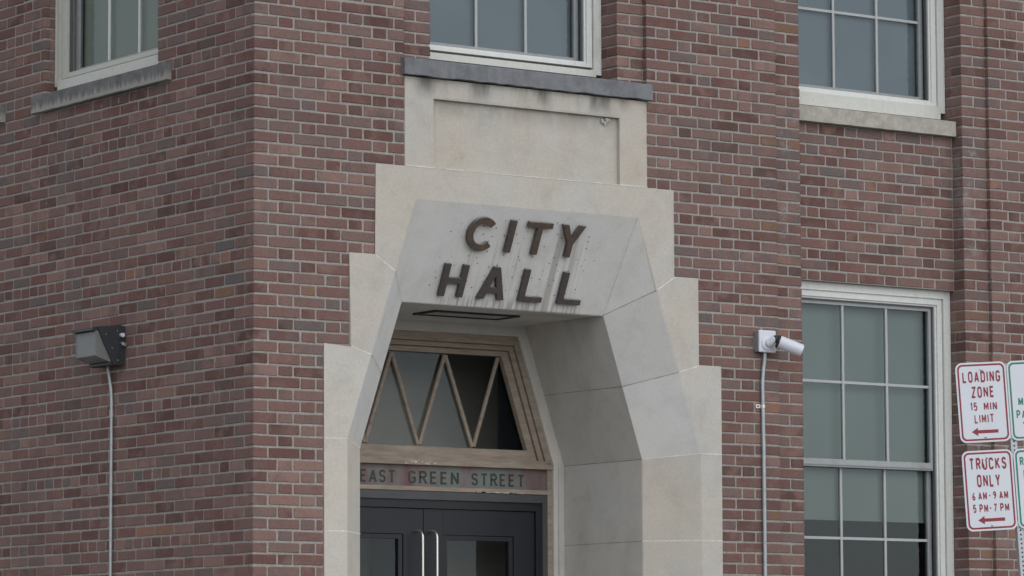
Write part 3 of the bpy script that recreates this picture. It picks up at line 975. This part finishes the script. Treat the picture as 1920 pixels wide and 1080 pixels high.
# bottom rail, weathered ledge, frieze band, lower band, side jambs
def bar(h, y0, y1, z0, z1, h2=None): tr.box(C0 - h, C0 + h, y0, y1, z0, z1)
tr.quad((C0 - trap(3.132, .096), 1.122, 3.132), (C0 + trap(3.132, .096), 1.122, 3.132), (C0 + trap(3.196, .150), 1.122, 3.196), (C0 - trap(3.196, .150), 1.122, 3.196))
tr.quad((C0 - trap(3.196, .150), 1.122, 3.196), (C0 + trap(3.196, .150), 1.122, 3.196), (C0 + trap(3.196, .150), 1.165, 3.196), (C0 - trap(3.196, .150), 1.165, 3.196))
bar(0.93, 1.092, 1.20, 3.112, 3.131)
bar(0.962, 1.078, 1.20, 3.078, 3.111)
bar(0.955, 1.092, 1.20, 2.918, 2.944)
tr.box(C0 + 0.93, C0 + 0.966, 1.098, 1.20, Z0 + 0.52, 3.077); tr.box(C0 - 0.966, C0 - 0.93, 1.098, 1.20, Z0 + 0.52, 3.077)
# flakes of paint on the ledge
for q in range(16):
    x = 1.76 + random.uniform(0, 0.24); z = 3.086 + random.uniform(0, 0.018); r = random.uniform(0.002, 0.006)
    tr.poly([(x + r * 1.6 * math.cos(a), 1.0765, z + r * math.sin(a)) for a in (0, 1.1, 2.2, 3.3, 4.4, 5.4)], 1)
for q in range(18):
    x = 2.25 + random.uniform(0, 0.45); r = random.uniform(0.003, 0.012)
    tr.quad((x, 1.0905, 2.9185), (x + r * 3, 1.0905, 2.9185), (x + r * 3, 1.0905, 2.9185 + r * 0.5), (x, 1.0905, 2.9185 + r * 0.45), 1)
transom = tr.build("transom", [M['wood'], M['pale_mortar']], root)
# zig-zag muntins
yg = 1.158
zz = [(1.475, 3.40), (1.513, 3.196), (1.715, 3.787), (1.917, 3.196), (2.120, 3.787), (2.330, 3.196), (2.527, 3.787)]
zz[0] = (1.408, 3.745)
for i in range(len(zz) - 1):
    (xa, za_), (xb, zb_) = zz[i], zz[i + 1]
    m = MB()
    dx, dz = xb - xa, zb_ - za_; L = math.hypot(dx, dz); nx, nz = -dz / L * 0.011, dx / L * 0.011
    yy = yg - 0.022 - 0.004 * (i % 2)
    ta, tb = 0.012 / L, 1 - 0.012 / L
    A = (xa + dx * ta, za_ + dz * ta); B = (xa + dx * tb, za_ + dz * tb)
    m.tube([(A[0], yy + 0.012, A[1]), (B[0], yy + 0.012, B[1])], 0.0142, 10)
    m.build("muntin", [M['wood']], transom, smooth=True)
m = MB()
m.poly([(C0 + s * trap(z, 0.140), yg + 0.003, z) for s, z in ((-1, 3.185), (1, 3.185), (1, 3.795), (-1, 3.795))])
m.build("pane", [M['dark_glass']], transom)
m = MB()
m.box(C0 - 0.929, C0 + 0.929, 1.118, 1.19, 2.945, 3.077)
board = m.build("name_board", [M['patina']], root)

# ---------------- stroke lettering
def arc(cx, cy, rx, ry, a0, a1, n=9):
    return [(cx + rx * math.cos(math.radians(a0 + (a1 - a0) * i / n)), cy + ry * math.sin(math.radians(a0 + (a1 - a0) * i / n))) for i in range(n + 1)]


W_ = 0.44
def rr_loop(w, a0=0, a1=360):
    """tall rounded O path"""
    r = w / 2
    return arc(r, 1 - r, r, r, 0, 180) + arc(r, r, r, r, 180, 360) + [(w, 1 - r)]


GL = {
    'L': (0.40, [[(0, 1), (0, 0), (0.40, 0)]]),
    'O': (W_, [rr_loop(W_)]),
    'A': (0.50, [[(0, 0), (0.25, 1)], [(0.25, 1), (0.50, 0)], [(0.09, 0.27), (0.41, 0.27)]]),
    'D': (0.44, [[(0, 0), (0, 1), (0.22, 1)] + arc(0.22, 0.78, 0.22, 0.22, 90, 0, 5) + arc(0.22, 0.22, 0.22, 0.22, 0, -90, 5) + [(0, 0)]]),
    'I': (0.0, [[(0, 0), (0, 1)]]),
    'N': (0.46, [[(0, 0), (0, 1)], [(0, 1), (0.46, 0)], [(0.46, 0), (0.46, 1)]]),
    'G': (W_, [list(reversed(arc(0.22, 0.78, 0.22, 0.22, 8, 180))) [::-1] + arc(0.22, 0.22, 0.22, 0.22, 180, 360) + [(0.44, 0.45), (0.24, 0.45)]]),
    'Z': (0.42, [[(0, 1), (0.42, 1), (0, 0), (0.42, 0)]]),
    'E': (0.40, [[(0.40, 1), (0, 1), (0, 0), (0.40, 0)], [(0, 0.52), (0.34, 0.52)]]),
    '1': (0.16, [[(0, 0.82), (0.16, 1), (0.16, 0)]]),
    '5': (0.40, [[(0.38, 1), (0.04, 1), (0.02, 0.56)] + arc(0.20, 0.42, 0.20, 0.20, 150, 0, 6) + arc(0.20, 0.20, 0.20, 0.20, 0, -160, 7)]),
    'M': (0.54, [[(0, 0), (0, 1)], [(0, 1), (0.27, 0.25), (0.54, 1)], [(0.54, 1), (0.54, 0)]]),
    'T': (0.50, [[(0, 1), (0.50, 1)], [(0.25, 1), (0.25, 0)]]),
    'R': (0.44, [[(0, 0), (0, 1), (0.24, 1)] + arc(0.24, 0.76, 0.20, 0.24, 90, -90, 8) + [(0, 0.52)], [(0.22, 0.52), (0.44, 0)]]),
    'U': (W_, [[(0, 1), (0, 0.22)] + arc(0.22, 0.22, 0.22, 0.22, 180, 360) + [(0.44, 1)]]),
    'C': (W_, [arc(0.22, 0.78, 0.22, 0.22, 0, 180) + arc(0.22, 0.22, 0.22, 0.22, 180, 360)]),
    'K': (0.46, [[(0, 0), (0, 1)], [(0.44, 1), (0, 0.42)], [(0.13, 0.58), (0.46, 0)]]),
    'S': (0.42, [arc(0.21, 0.77, 0.21, 0.23, 10, 180, 7) + arc(0.21, 0.77, 0.21, 0.25, 180, 270, 5)[1:] + arc(0.21, 0.26, 0.21, 0.26, 90, -170, 11)[1:]]),
    'Y': (0.48, [[(0, 1), (0.24, 0.45), (0.48, 1)], [(0.24, 0.45), (0.24, 0)]]),
    '6': (0.42, [arc(0.21, 0.22, 0.21, 0.22, 130, -230, 14), [(0.30, 1)] + arc(0.42, 0.30, 0.42, 0.62, 120, 185, 6)]),
    '9': (0.42, [arc(0.21, 0.78, 0.21, 0.22, 310, -50, 14), [(0.12, 0)] + arc(0.0, 0.70, 0.42, 0.62, -60, 5, 6)]),
    'P': (0.44, [[(0, 0), (0, 1), (0.24, 1)] + arc(0.24, 0.74, 0.20, 0.26, 90, -90, 8) + [(0, 0.48)]]),
    '7': (0.42, [[(0, 1), (0.42, 1), (0.14, 0)]]),
    '-': (0.22, [[(0, 0.5), (0.22, 0.5)]]),
}
SER = {'E': [(0, 0), (0, 1)], 'A': [(0, 0), (0.5, 0)], 'T': [(0.25, 0)], 'R': [(0, 0), (0, 1), (0.46, 0)], 'N': [(0, 0), (0, 1), (0.46, 1)], 'S': [], 'G': []}


def ribbon(pts, t):
    n = len(pts)
    L = []; Rr = []
    closed = math.hypot(pts[0][0] - pts[-1][0], pts[0][1] - pts[-1][1]) < 1e-6
    for i in range(n):
        def dirn(a, b):
            d = math.hypot(b[0] - a[0], b[1] - a[1]) or 1e-9
            return ((b[0] - a[0]) / d, (b[1] - a[1]) / d)
        if i > 0: d1 = dirn(pts[i - 1], pts[i])
        elif closed: d1 = dirn(pts[-2], pts[0])
        else: d1 = dirn(pts[0], pts[1])
        if i < n - 1: d2 = dirn(pts[i], pts[i + 1])
        elif closed: d2 = dirn(pts[0], pts[1])
        else: d2 = d1
        n1 = (-d1[1], d1[0]); n2 = (-d2[1], d2[0])
        mx, my = n1[0] + n2[0], n1[1] + n2[1]
        l = math.hypot(mx, my)
        if l < 0.3: mx, my, l = n2[0], n2[1], 1.0
        mx /= l; my /= l
        c = max(0.45, mx * n1[0] + my * n1[1])
        k = t / 2 / c
        L.append((pts[i][0] + mx * k, pts[i][1] + my * k)); Rr.append((pts[i][0] - mx * k, pts[i][1] - my * k))
    return L, Rr


def text(mb, s, P, cx, cy, cap, width=None, stroke=0.15, gap=0.19, space=0.42, serif=False, lift=0.0):
    """flat stroke lettering centred at (cx, cy); cap = capital height; width = total ink width"""
    sk = (1 - stroke)
    adv = 0.0; items = []
    for ch in s:
        if ch == ' ': adv += space; continue
        w, st = GL[ch]
        items.append((ch, adv, st)); adv += w + stroke + gap
    total = adv - gap
    sx = (width / total) if width else cap
    x0 = cx - total * sx / 2; y0 = cy - cap / 2
    q = 0
    for ch, a, st in items:
        strokes = [(p, stroke) for p in st]
        if serif:
            for (sx_, sy_) in SER.get(ch, []):
                strokes.append(([(sx_ - 0.10, sy_), (sx_ + 0.10, sy_)], stroke * 0.6))
        for pts, tk in strokes:
            # butt ends reach the cap line, so no end extension; heights squeezed to leave half a stroke
            L, Rr = ribbon([(px, py * sk + stroke / 2) for px, py in pts], tk)
            q += 1
            o = lift + 0.00006 * q
            f = lambda v: P(x0 + (a + v[0] + stroke / 2) * sx, y0 + v[1] * cap, o)
            for i in range(len(L) - 1):
                mb.quad(f(L[i]), f(L[i + 1]), f(Rr[i + 1]), f(Rr[i]))
    return mb


m = MB()
PB = lambda u, w, o: (u, 1.1175 - o, w)

for (s_, x_, w_, g_) in (("EAST", 1.597, 0.262, 0.24), ("GREEN", 2.013, 0.384, 0.26), ("STREET", 2.506, 0.412, 0.24)):
    m = MB(); text(m, s_, PB, x_, 3.0015, 0.080, w_, 0.165, g_ - 0.03, serif=True)
    m.build("lettering", [M['engraved']], board)





# door frame and leaves
YD = 1.135
m = MB()
m.box(C0 - 0.929, C0 + 0.929, 1.100, 1.20, 2.864, 2.917)
for s in (-1, 1):
    m.box(*sorted((C0 + s * 0.893, C0 + s * 0.929)), 1.100, 1.20, Z0 + 0.52, 2.863)
m.build("door_frame", [M['door_trim']], root)
m = MB()
m.box(C0 - 0.892, C0 + 0.892, 1.118, 1.20, 2.811, 2.8635)
for s in (-1, 1):
    m.box(*sorted((C0 + s * 0.853, C0 + s * 0.892)), 1.118, 1.20, Z0 + 0.52, 2.8105)
m.build("door_frame", [M['door']], root)
for s in (-1, 1):
    xx = lambda h: C0 + s * h
    m = MB()
    zb_, zt_ = 0.665, 2.8065
    def bx(h0, h1, y0, y1, z0, z1): m.box(*sorted((xx(h0), xx(h1))), y0, y1, z0, z1)
    bx(0.0025, 0.150, YD, YD + 0.045, zb_, zt_)                 # lock stile
    bx(0.690, 0.850, YD, YD + 0.045, zb_, zt_)                  # hinge stile
    bx(0.1505, 0.6895, YD - 0.001, YD + 0.045, 2.650, zt_)      # top rail
    bx(0.1505, 0.6895, YD - 0.001, YD + 0.045, zb_, 0.93)       # bottom rail
    # glazing bead
    bx(0.154, 0.184, YD + 0.006, YD + 0.04, 0.934, 2.646); bx(0.656, 0.686, YD + 0.006, YD + 0.04, 0.934, 2.646)
    bx(0.1845, 0.6555, YD + 0.006, YD + 0.04, 2.618, 2.646); bx(0.1845, 0.6555, YD + 0.006, YD + 0.04, 0.934, 0.962)
    dr = m.build("door", [M['door']], root)
    g = MB()
    xa_, xb_ = sorted((xx(0.182), xx(0.658)))
    g.quad((xa_, YD + 0.024, 0.955), (xb_, YD + 0.024, 0.955), (xb_, YD + 0.024, 2.622), (xa_, YD + 0.024, 2.622))
    g.build("pane", [M['dark_glass']], dr)
    h = MB()
    hx = xx(0.054); yh = YD - 0.072
    pts = [(hx, YD + 0.002, 2.668)] + [(hx, YD - 0.027 - 0.045 * math.sin(a), 2.623 + 0.045 * math.cos(a)) for a in [i * math.pi / 12 for i in range(7)]]
    pts += [(hx, yh, 1.9), (hx, yh, 1.55)] + [(hx, YD - 0.027 - 0.045 * math.cos(a), 1.543 - 0.045 * math.sin(a)) for a in [i * math.pi / 12 for i in range(7)]] + [(hx, YD + 0.002, 1.498)]
    h.tube(pts, 0.0098, 12)
    h.build("handle", [M['steel']], dr, smooth=True)
# added backing behind the glass: a close wall that catches more light, dark strips
m = MB(); m.box(0.46, 3.53, 1.95, 2.0, 0.645, 4.66)
m.build("added_backing", [M['vestibule']], root)
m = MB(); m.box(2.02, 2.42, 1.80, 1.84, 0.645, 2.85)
m.build("added_backing", [M['room']], root)
m = MB(); m.box(3.02, 3.22, 1.80, 1.84, 2.9, 4.64)  # dark strip added to make a darker sliver in the transom glass
m.build("added_backing", [M['room']], root)
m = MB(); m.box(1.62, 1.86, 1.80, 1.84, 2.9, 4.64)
m.build("added_backing", [M['room']], root)
# threshold and entrance steps
m = MB()
m.box(C0 - 1.03, C0 + 1.03, -0.2, 1.34, 0.13, 0.66)
m.box(C0 - 1.5, C0 + 1.5, -0.55, -0.2005, 0.13, 0.49)
m.box(C0 - 1.5, C0 + 1.5, -0.90, -0.5505, 0.13, 0.31)
m.build("entrance_step", [M['stone']], root, tint=True)

# ------------------------------------------------------------------ CITY HALL letters
sg = empty("wall_lettering", (C0, 0.1, 4.0), "raised bronze CITY HALL letters on the sloping stone lintel over the doorway", "sign")
T = 0.042
HL = 0.206


def letter(pts_list, x, s0, mat='bronze'):
    m = MB()
    for pts in pts_list:
        m.prism([(x + u, s0 + HL - w) for u, w in pts], lambda u, w, d: LP(u, w, d), 0.003, 0.027)
    o = m.build("letter", [M[mat]], sg, bevel=0.0025)
    bm = bmesh.new(); bm.from_mesh(o.data); bmesh.ops.recalc_face_normals(bm, faces=bm.faces); bm.to_mesh(o.data); bm.free()
    return o


def ring_arc(cx, cy, R, r, a0, a1, n=22):
    o = [(cx + R * math.cos(math.radians(a0 + (a1 - a0) * i / n)), cy + R * math.sin(math.radians(a0 + (a1 - a0) * i / n))) for i in range(n + 1)]
    i_ = [(cx + r * math.cos(math.radians(a1 + (a0 - a1) * i / n)), cy + r * math.sin(math.radians(a1 + (a0 - a1) * i / n))) for i in range(n + 1)]
    return o + i_


S1, S2 = 0.061, 0.363
R_ = 0.107
letter([ring_arc(R_, HL / 2, R_, R_ - T, 42, 318)], 1.530, S1)
letter([[(0, 0), (T, 0), (T, HL), (0, HL)]], 1.826, S1)
w = 0.182
letter([[(0, HL), (0, HL - 0.036), (w / 2 - T / 2, HL - 0.036), (w / 2 - T / 2, 0), (w / 2 + T / 2, 0), (w / 2 + T / 2, HL - 0.036), (w, HL - 0.036), (w, HL)]], 1.955, S1)
w = 0.178
letter([[(0, HL), (w / 2 - T / 2, 0.085), (w / 2 - T / 2, 0), (w / 2 + T / 2, 0), (w / 2 + T / 2, 0.085), (w, HL), (w - 0.048, HL), (w / 2, 0.122), (0.048, HL)]], 2.206, S1)
w = 0.175
letter([[(0, 0), (T, 0), (T, 0.082), (w - T, 0.082), (w - T, 0), (w, 0), (w, HL), (w - T, HL), (w - T, 0.120), (T, 0.120), (T, HL), (0, HL)]], 1.429, S2, 'bronze_dull')
w = 0.196; top0, top1 = 0.077, 0.119
inner = lambda y: None
bl_ = [(0, 0), (0.054, 0), (0.067, 0.045), (w - 0.067, 0.045), (w - 0.054, 0), (w, 0), (top1, HL), (top0, HL)]
# A: outline with its triangular opening, cut as two halves that meet on the axis
xm = w / 2
ha = [(0, 0), (0.046, 0), (0.0595, 0.040), (xm, 0.040), (xm, 0.075), (0.0715, 0.075), (xm, 0.152), (xm, HL), (top0, HL)]
hb = [(w - a, b) for a, b in reversed(ha)]
m = MB()
for pts in (ha, hb):
    n = len(pts)
    q = [(1.712 + u, S2 + HL - w_) for u, w_ in pts]
    vs = [LP(u, w_, 0.003) for u, w_ in q] + [LP(u, w_, 0.027) for u, w_ in q]
    fs = [tuple(range(n)), tuple(range(2 * n - 1, n - 1, -1))]
    for i in range(n):
        j = (i + 1) % n
        if abs(pts[i][0] - xm) < 1e-6 and abs(pts[j][0] - xm) < 1e-6: continue
        fs.append((i, j, n + j, n + i))
    m.add(vs, fs)
ao = m.build("letter", [M['bronze_dull']], sg)
bm = bmesh.new(); bm.from_mesh(ao.data); bmesh.ops.remove_doubles(bm, verts=bm.verts, dist=1e-5); bmesh.ops.recalc_face_normals(bm, faces=bm.faces); bm.to_mesh(ao.data); bm.free()
w = 0.174
Lp = [(0, 0), (w, 0), (w, 0.034), (T, 0.034), (T, HL), (0, HL)]
letter([Lp], 2.016, S2, 'bronze_dull')
letter([Lp], 2.309, S2, 'bronze_dull')

# ------------------------------------------------------------------ recessed light in the soffit
rl = empty("recessed_light", (1.94, 0.65, 3.984), "flat recessed ceiling light with dark metal frame in the doorway soffit", "ceiling light")
m = MB()
x0, x1, y0, y1 = 1.625, 2.262, 0.53, 0.775
f = 0.022
m.box(x0, x1, y0, y0 + f, 3.972, 3.9835); m.box(x0, x1, y1 - f, y1, 3.972, 3.9835)
m.box(x0, x0 + f, y0 + f, y1 - f, 3.972, 3.9835); m.box(x1 - f, x1, y0 + f, y1 - f, 3.972, 3.9835)
m.build("frame", [M['housing']], rl)
m = MB(); m.box(x0 + f, x1 - f, y0 + f, y1 - f, 3.979, 3.9835)
m.build("diffuser", [M['ceiling']], rl)

# ------------------------------------------------------------------ wall pack light on the side wall
wp = empty("wall_light", (0.0, 1.58, 3.64), "dark wedge-shaped floodlight with prismatic lens on the shaded side wall", "light")
ya, yb = 1.452, 1.722
zt, zb_ = 3.872, 3.642
m = MB()
m.prism([(-0.002, zt - 0.005), (-0.052, zt + 0.002), (-0.052, zb_), (-0.002, zb_ + 0.005)], lambda u, w_, d: (u, d, w_), ya + 0.012, yb - 0.012)
m.build("back_box", [M['housing']], wp, bevel=0.006)
m = MB()
# wedge shell: two side cheeks, top, underside
side_p = [(-0.0525, zt + 0.002), (-0.196, zt - 0.012), (-0.150, zt - 0.068 - 0.04), (-0.096, zb_ + 0.018), (-0.086, zb_ - 0.004), (-0.0525, zb_ - 0.004)]
m.prism(side_p, lambda u, w_, d: (u, d, w_), ya, ya + 0.012)
m.prism(side_p, lambda u, w_, d: (u, d, w_), yb - 0.012, yb)
m.prism([(-0.0525, zt + 0.002), (-0.222, zt - 0.016), (-0.222, zt - 0.034), (-0.0525, zt - 0.016)], lambda u, w_, d: (u, d, w_), ya + 0.0122, yb - 0.0122)
m.prism([(-0.0525, zb_ - 0.004), (-0.104, zb_ - 0.004), (-0.104, zb_ + 0.010), (-0.0525, zb_ + 0.010)], lambda u, w_, d: (u, d, w_), ya + 0.0122, yb - 0.0122)
m.build("housing", [M['housing']], wp, bevel=0.002)
m = MB()
m.prism([(-0.058, zt - 0.036), (-0.202, zt - 0.036), (-0.196, zb_ + 0.046), (-0.100, zb_ + 0.014), (-0.058, zb_ + 0.014)], lambda u, w_, d: (u, d, w_), ya + 0.014, yb - 0.014)
m.build("lens", [M['lens']], wp, bevel=0.004)
m = MB()
m.tube([(-0.03, ya + 0.012, zt - 0.055), (-0.03, ya - 0.014, zt - 0.055)], 0.013, 12)
m.build("photocell", [M['cam_white']], wp, smooth=True)
m = MB()
m.tube([(-0.030, ya + 0.012, zt - 0.105), (-0.030, ya - 0.010, zt - 0.105)], 0.010, 10); m.tube([(-0.018, ya + 0.012, zt - 0.112), (-0.018, ya - 0.016, zt - 0.112)], 0.012, 10)
m.build("plug", [M['steel']], wp, smooth=True)
for u, z in ((-0.140, zt - 0.055), (-0.098, zt - 0.135), (-0.062, zt - 0.03), (-0.058, zb_ + 0.022)):
    m = MB(); m.tube([(u, ya + 0.002, z), (u, ya - 0.003, z)], 0.0045, 8)
    m.build("screw", [M['steel']], wp, smooth=True)

cd = empty("electrical_conduit", (-0.02, 1.60, 0.13), "thin grey conduit running down the side wall below the floodlight", "conduit", None)
m = MB()
m.tube([(-0.026, 1.626, 3.67), (-0.024, 1.626, 3.62), (-0.020, 1.618, 3.575), (-0.016, 1.602, 3.50), (-0.015, 1.597, 3.43), (-0.015, 1.597, 2.4), (-0.015, 1.597, 0.13)], 0.0098, 10)
m.build("pipe", [M['galv']], cd, smooth=True)
m = MB(); m.tube([(-0.015, 1.597, 3.375), (-0.015, 1.597, 3.335)], 0.0135, 12)
m.build("coupling", [M['galv']], cd, smooth=True)
for z in (2.0, 0.9):
    m = MB(); m.box(-0.031, -0.0005, 1.575, 1.622, z, z + 0.02)
    m.build("strap", [M['galv']], cd)

# ------------------------------------------------------------------ security camera on the front wall
sc = empty("security_camera", (3.748, 0.0, 3.85), "white bullet security camera on a square junction box beside the lower window", "camera")
m = MB(); m.box(3.684, 3.812, -0.044, -0.0015, 3.786, 3.918)
m.build("back_box", [M['cam_grey']], sc, bevel=0.006)
m = MB(); m.box(3.680, 3.816, -0.062, -0.0445, 3.782, 3.922)
m.build("junction_box", [M['cam_white']], sc, bevel=0.012)
bc = Vector((3.740, -0.062, 3.838))
jt = Vector((3.762, -0.112, 3.868))
m = MB()
m.tube([bc + Vector((0, 0.001, 0)), bc + Vector((0, -0.008, 0)), bc + Vector((0, -0.012, 0))], [0.043, 0.043, 0.036], 24)
m.tube([bc + Vector((0, -0.011, 0)), bc + Vector((0.012, -0.035, 0.010)), jt - Vector((0.006, 0, 0.004)), jt], [0.028, 0.024, 0.021, 0.020], 20)
m.build("bracket", [M['cam_white']], sc, smooth=True)
m = MB()
ax = Vector((0.80, -0.46, -0.36)).normalized()
st = jt + ax * 0.019 + Vector((0.0, -0.004, -0.012))
m.tube([jt - Vector((0.008, -0.004, 0)), jt + Vector((0.006, -0.006, -0.002)), st], [0.019, 0.023, 0.020], 16)
m.tube([st - ax * 0.004, st + ax * 0.006], [0.040, 0.043], 24)
m.build("swivel", [M['black']], sc, smooth=True)
m = MB()
m.tube([st + ax * 0.0062, st + ax * 0.010, st + ax * 0.146, st + ax * 0.159, st + ax * 0.164], [0.0385, 0.040, 0.040, 0.039, 0.034], 32)
m.build("camera_body", [M['cam_white']], sc, smooth=True)
m = MB(); m.tube([st + ax * 0.1642, st + ax * 0.166], [0.031, 0.030], 24)
m.build("lens", [M['black']], sc, smooth=True)

cd = empty("electrical_conduit", (3.74, -0.015, 0.13), "pale grey conduit dropping from the camera box down the front wall", "conduit", None)
m = MB()
m.tube([(3.753, -0.022, 3.784), (3.753, -0.020, 3.74), (3.746, -0.016, 3.68), (3.739, -0.014, 3.60), (3.740, -0.014, 3.45), (3.743, -0.014, 3.2), (3.744, -0.014, 2.4), (3.744, -0.014, 0.13)], 0.0125, 12)
m.build("pipe", [M['galv']], cd, smooth=True)
for z in (3.446, 2.15, 0.9):
    m = MB()
    m.tube([(3.7415, -0.014, z - 0.009), (3.7415, -0.014, z + 0.009)], 0.0142, 12)
    m.box(3.690, 3.729, -0.007, -0.0015, z - 0.012, z + 0.012)
    m.box(3.702, 3.712, -0.011, -0.0072, z - 0.005, z + 0.005, 1)
    m.build("strap", [M['steel'], M['black']], cd)

# ------------------------------------------------------------------ parking signs on their leaning post
AZ = math.radians(22.5)
r0 = Vector((math.cos(AZ), -math.sin(AZ), 0)); up0 = Vector((0, 0, 1))
lean = math.radians(3.5)
rs = r0 * math.cos(lean) + up0 * math.sin(lean)
us = up0 * math.cos(lean) - r0 * math.sin(lean)
ns = Vector((-math.sin(AZ), -math.cos(AZ), 0))
SC0 = Vector((3.367, -2.454, 3.299))        # centre of the loading-zone sign
def SP(u, w, o):
    q = SC0 + rs * u + us * w + ns * o
    return (q.x, q.y, q.z)


def rrect(w, h, r, n=6):
    out = []
    for cx, cy, a in ((w / 2 - r, h / 2 - r, 0), (-w / 2 + r, h / 2 - r, 90), (-w / 2 + r, -h / 2 + r, 180), (w / 2 - r, -h / 2 + r, 270)):
        out += [(cx + r * math.cos(math.radians(a + 90 * i / n)), cy + r * math.sin(math.radians(a + 90 * i / n))) for i in range(n + 1)]
    return out


SW, SH = 0.305, 0.457
def make_sign(cu, cw, colour, label, lines, arrow=True, loc_o=0.0):
    base = Vector(SP(cu, cw, 0))
    e = empty("parking_sign", base, label, "sign", "parking signs on the kerb post")
    P = lambda u, w, o: SP(cu + u, cw + w, o + loc_o)
    m = MB(); m.prism(rrect(SW, SH, 0.038), P, 0.0, 0.003)
    m.build("plate", [M['sign_white']], e)
    m = MB()
    A = rrect(SW - 0.020, SH - 0.020, 0.030); B = rrect(SW - 0.041, SH - 0.041, 0.022)
    n = len(A)
    for i in range(n):
        j = (i + 1) % n
        m.quad(P(*A[i], 0.0034), P(*A[j], 0.0034), P(*B[j], 0.0034), P(*B[i], 0.0034))
    m.build("border", [colour], e)
    for (s, cx, cy, cap, width, stroke) in lines:
        m = MB()
        text(m, s, P, cx, cy, cap, width, stroke + 0.035, 0.22, 0.45, lift=0.0034)
        m.build("lettering", [colour], e)
    if arrow:
        m = MB()
        w, hh, sh, y = 0.160, 0.024, 0.0095, -0.168
        m.poly([P(*q, 0.0035) for q in ((-w / 2 - 0.002, y), (-w / 2 + 0.037, y + hh), (-w / 2 + 0.037, y + sh), (w / 2, y + sh), (w / 2, y - sh), (-w / 2 + 0.037, y - sh), (-w / 2 + 0.037, y - hh))])
        m.build("arrow", [colour], e)
    for y in (0.187, -0.199):
        m = MB()
        c = Vector(P(0, y, 0.003)); m.tube([c, c + ns * 0.004, c + ns * 0.006], [0.0075, 0.007, 0.003], 8)
        m.build("bolt", [M['sign_edge']], e, smooth=True)
    return e


make_sign(0, 0, M['sign_red'], "white LOADING ZONE sign with red border and left arrow, above the trucks sign",
          [("LOADING", 0.0, 0.146, 0.066, 0.228, 0.15), ("ZONE", 0.002, 0.058, 0.066, 0.136, 0.15),
           ("15", -0.058, -0.024, 0.048, 0.042, 0.15), ("MIN", 0.042, -0.024, 0.048, 0.080, 0.15), ("LIMIT", 0.0, -0.094, 0.052, 0.118, 0.14)])
TU, TW = 0.0, -0.5035
make_sign(TU, TW, M['sign_red'], "white TRUCKS ONLY sign with red lettering and hours, below the loading zone sign",
          [("TRUCKS", 0.0, 0.152, 0.070, 0.224, 0.15), ("ONLY", -0.002, 0.056, 0.074, 0.140, 0.15),
           ("6", -0.098, -0.030, 0.048, 0.019, 0.16), ("AM", -0.045, -0.030, 0.048, 0.052, 0.16), ("-", -0.002, -0.030, 0.048, 0.014, 0.16), ("9", 0.028, -0.030, 0.048, 0.019, 0.16), ("AM", 0.082, -0.030, 0.048, 0.054, 0.16),
           ("5", -0.098, -0.101, 0.048, 0.019, 0.16), ("PM", -0.043, -0.101, 0.048, 0.052, 0.16), ("-", -0.002, -0.101, 0.048, 0.014, 0.16), ("7", 0.026, -0.101, 0.048, 0.019, 0.16), ("PM", 0.083, -0.101, 0.048, 0.054, 0.16)])
make_sign(0.309, -0.001, M['sign_green'], "green bordered white parking sign, upper one right of the loading zone sign",
          [("M", -0.082, -0.006, 0.050, 0.030, 0.17), ("PA", -0.084, -0.080, 0.050, 0.058, 0.15), ("-", -0.072, -0.128, 0.05, 0.020, 0.18)], arrow=False)
make_sign(TU + 0.311, TW - 0.001, M['sign_green'], "green bordered white parking sign, lower one right of the trucks sign",
          [("RE", -0.090, 0.155, 0.050, 0.054, 0.15), ("P", -0.088, 0.080, 0.050, 0.022, 0.16)], arrow=False)

pe = empty("sign_post", (0, 0, 0), "leaning perforated galvanised steel post carrying four parking signs", "post")
PU = 0.172
base_w = -(SC0.z - 0.13) / us.z
pb = Vector(SP(PU, base_w, -0.03))
pe.location = pb
m = MB()
PP = lambda u, w, o: SP(PU + u, w, o)
hw = 0.019
m.prism([(-hw, base_w), (hw, base_w), (hw, 0.215), (-hw, 0.215)], PP, -0.046, -0.008)
w = 0.20
n = 0
while w > -1.6 and n < 90:
    m.poly([PP(0.0055 * math.cos(a * math.pi / 4), w + 0.0055 * math.sin(a * math.pi / 4), -0.0074) for a in range(8)], 1)
    w -= 0.0254; n += 1
m.build("post", [M['post'], M['hole']], pe)
for yy in (0.187, -0.199, TW + 0.187, TW - 0.199):
    m = MB()
    m.prism([(-0.23, yy - 0.016), (0.21, yy - 0.016), (0.21, yy + 0.016), (-0.23, yy + 0.016)], PP, -0.0072, -0.0012)
    m.build("crossbar", [M['post']], pe)

# ------------------------------------------------------------------ ground
m = MB(); m.quad((-900, -900, 0), (900, -900, 0), (900, 900, 0), (-900, 900, 0))
tag(m.build("road", [M['asphalt']]), kind="structure")
m = MB()
m.box(-2.85, 60, -2.85, -0.0, -0.05, 0.13); m.box(-2.85, 0.0, 0.0, 60, -0.05, 0.13)
m.box(0.0, W_R, 0.0005, W_L, -0.05, 0.12)
tag(m.build("pavement", [M['pavement']]), kind="structure")
m = MB()
m.box(-3.0, 60, -3.0, -2.852, -0.05, 0.134); m.box(-3.0, -2.852, -2.8515, 60, -0.05, 0.134)
tag(m.build("kerb", [M['pavement']]), kind="structure")
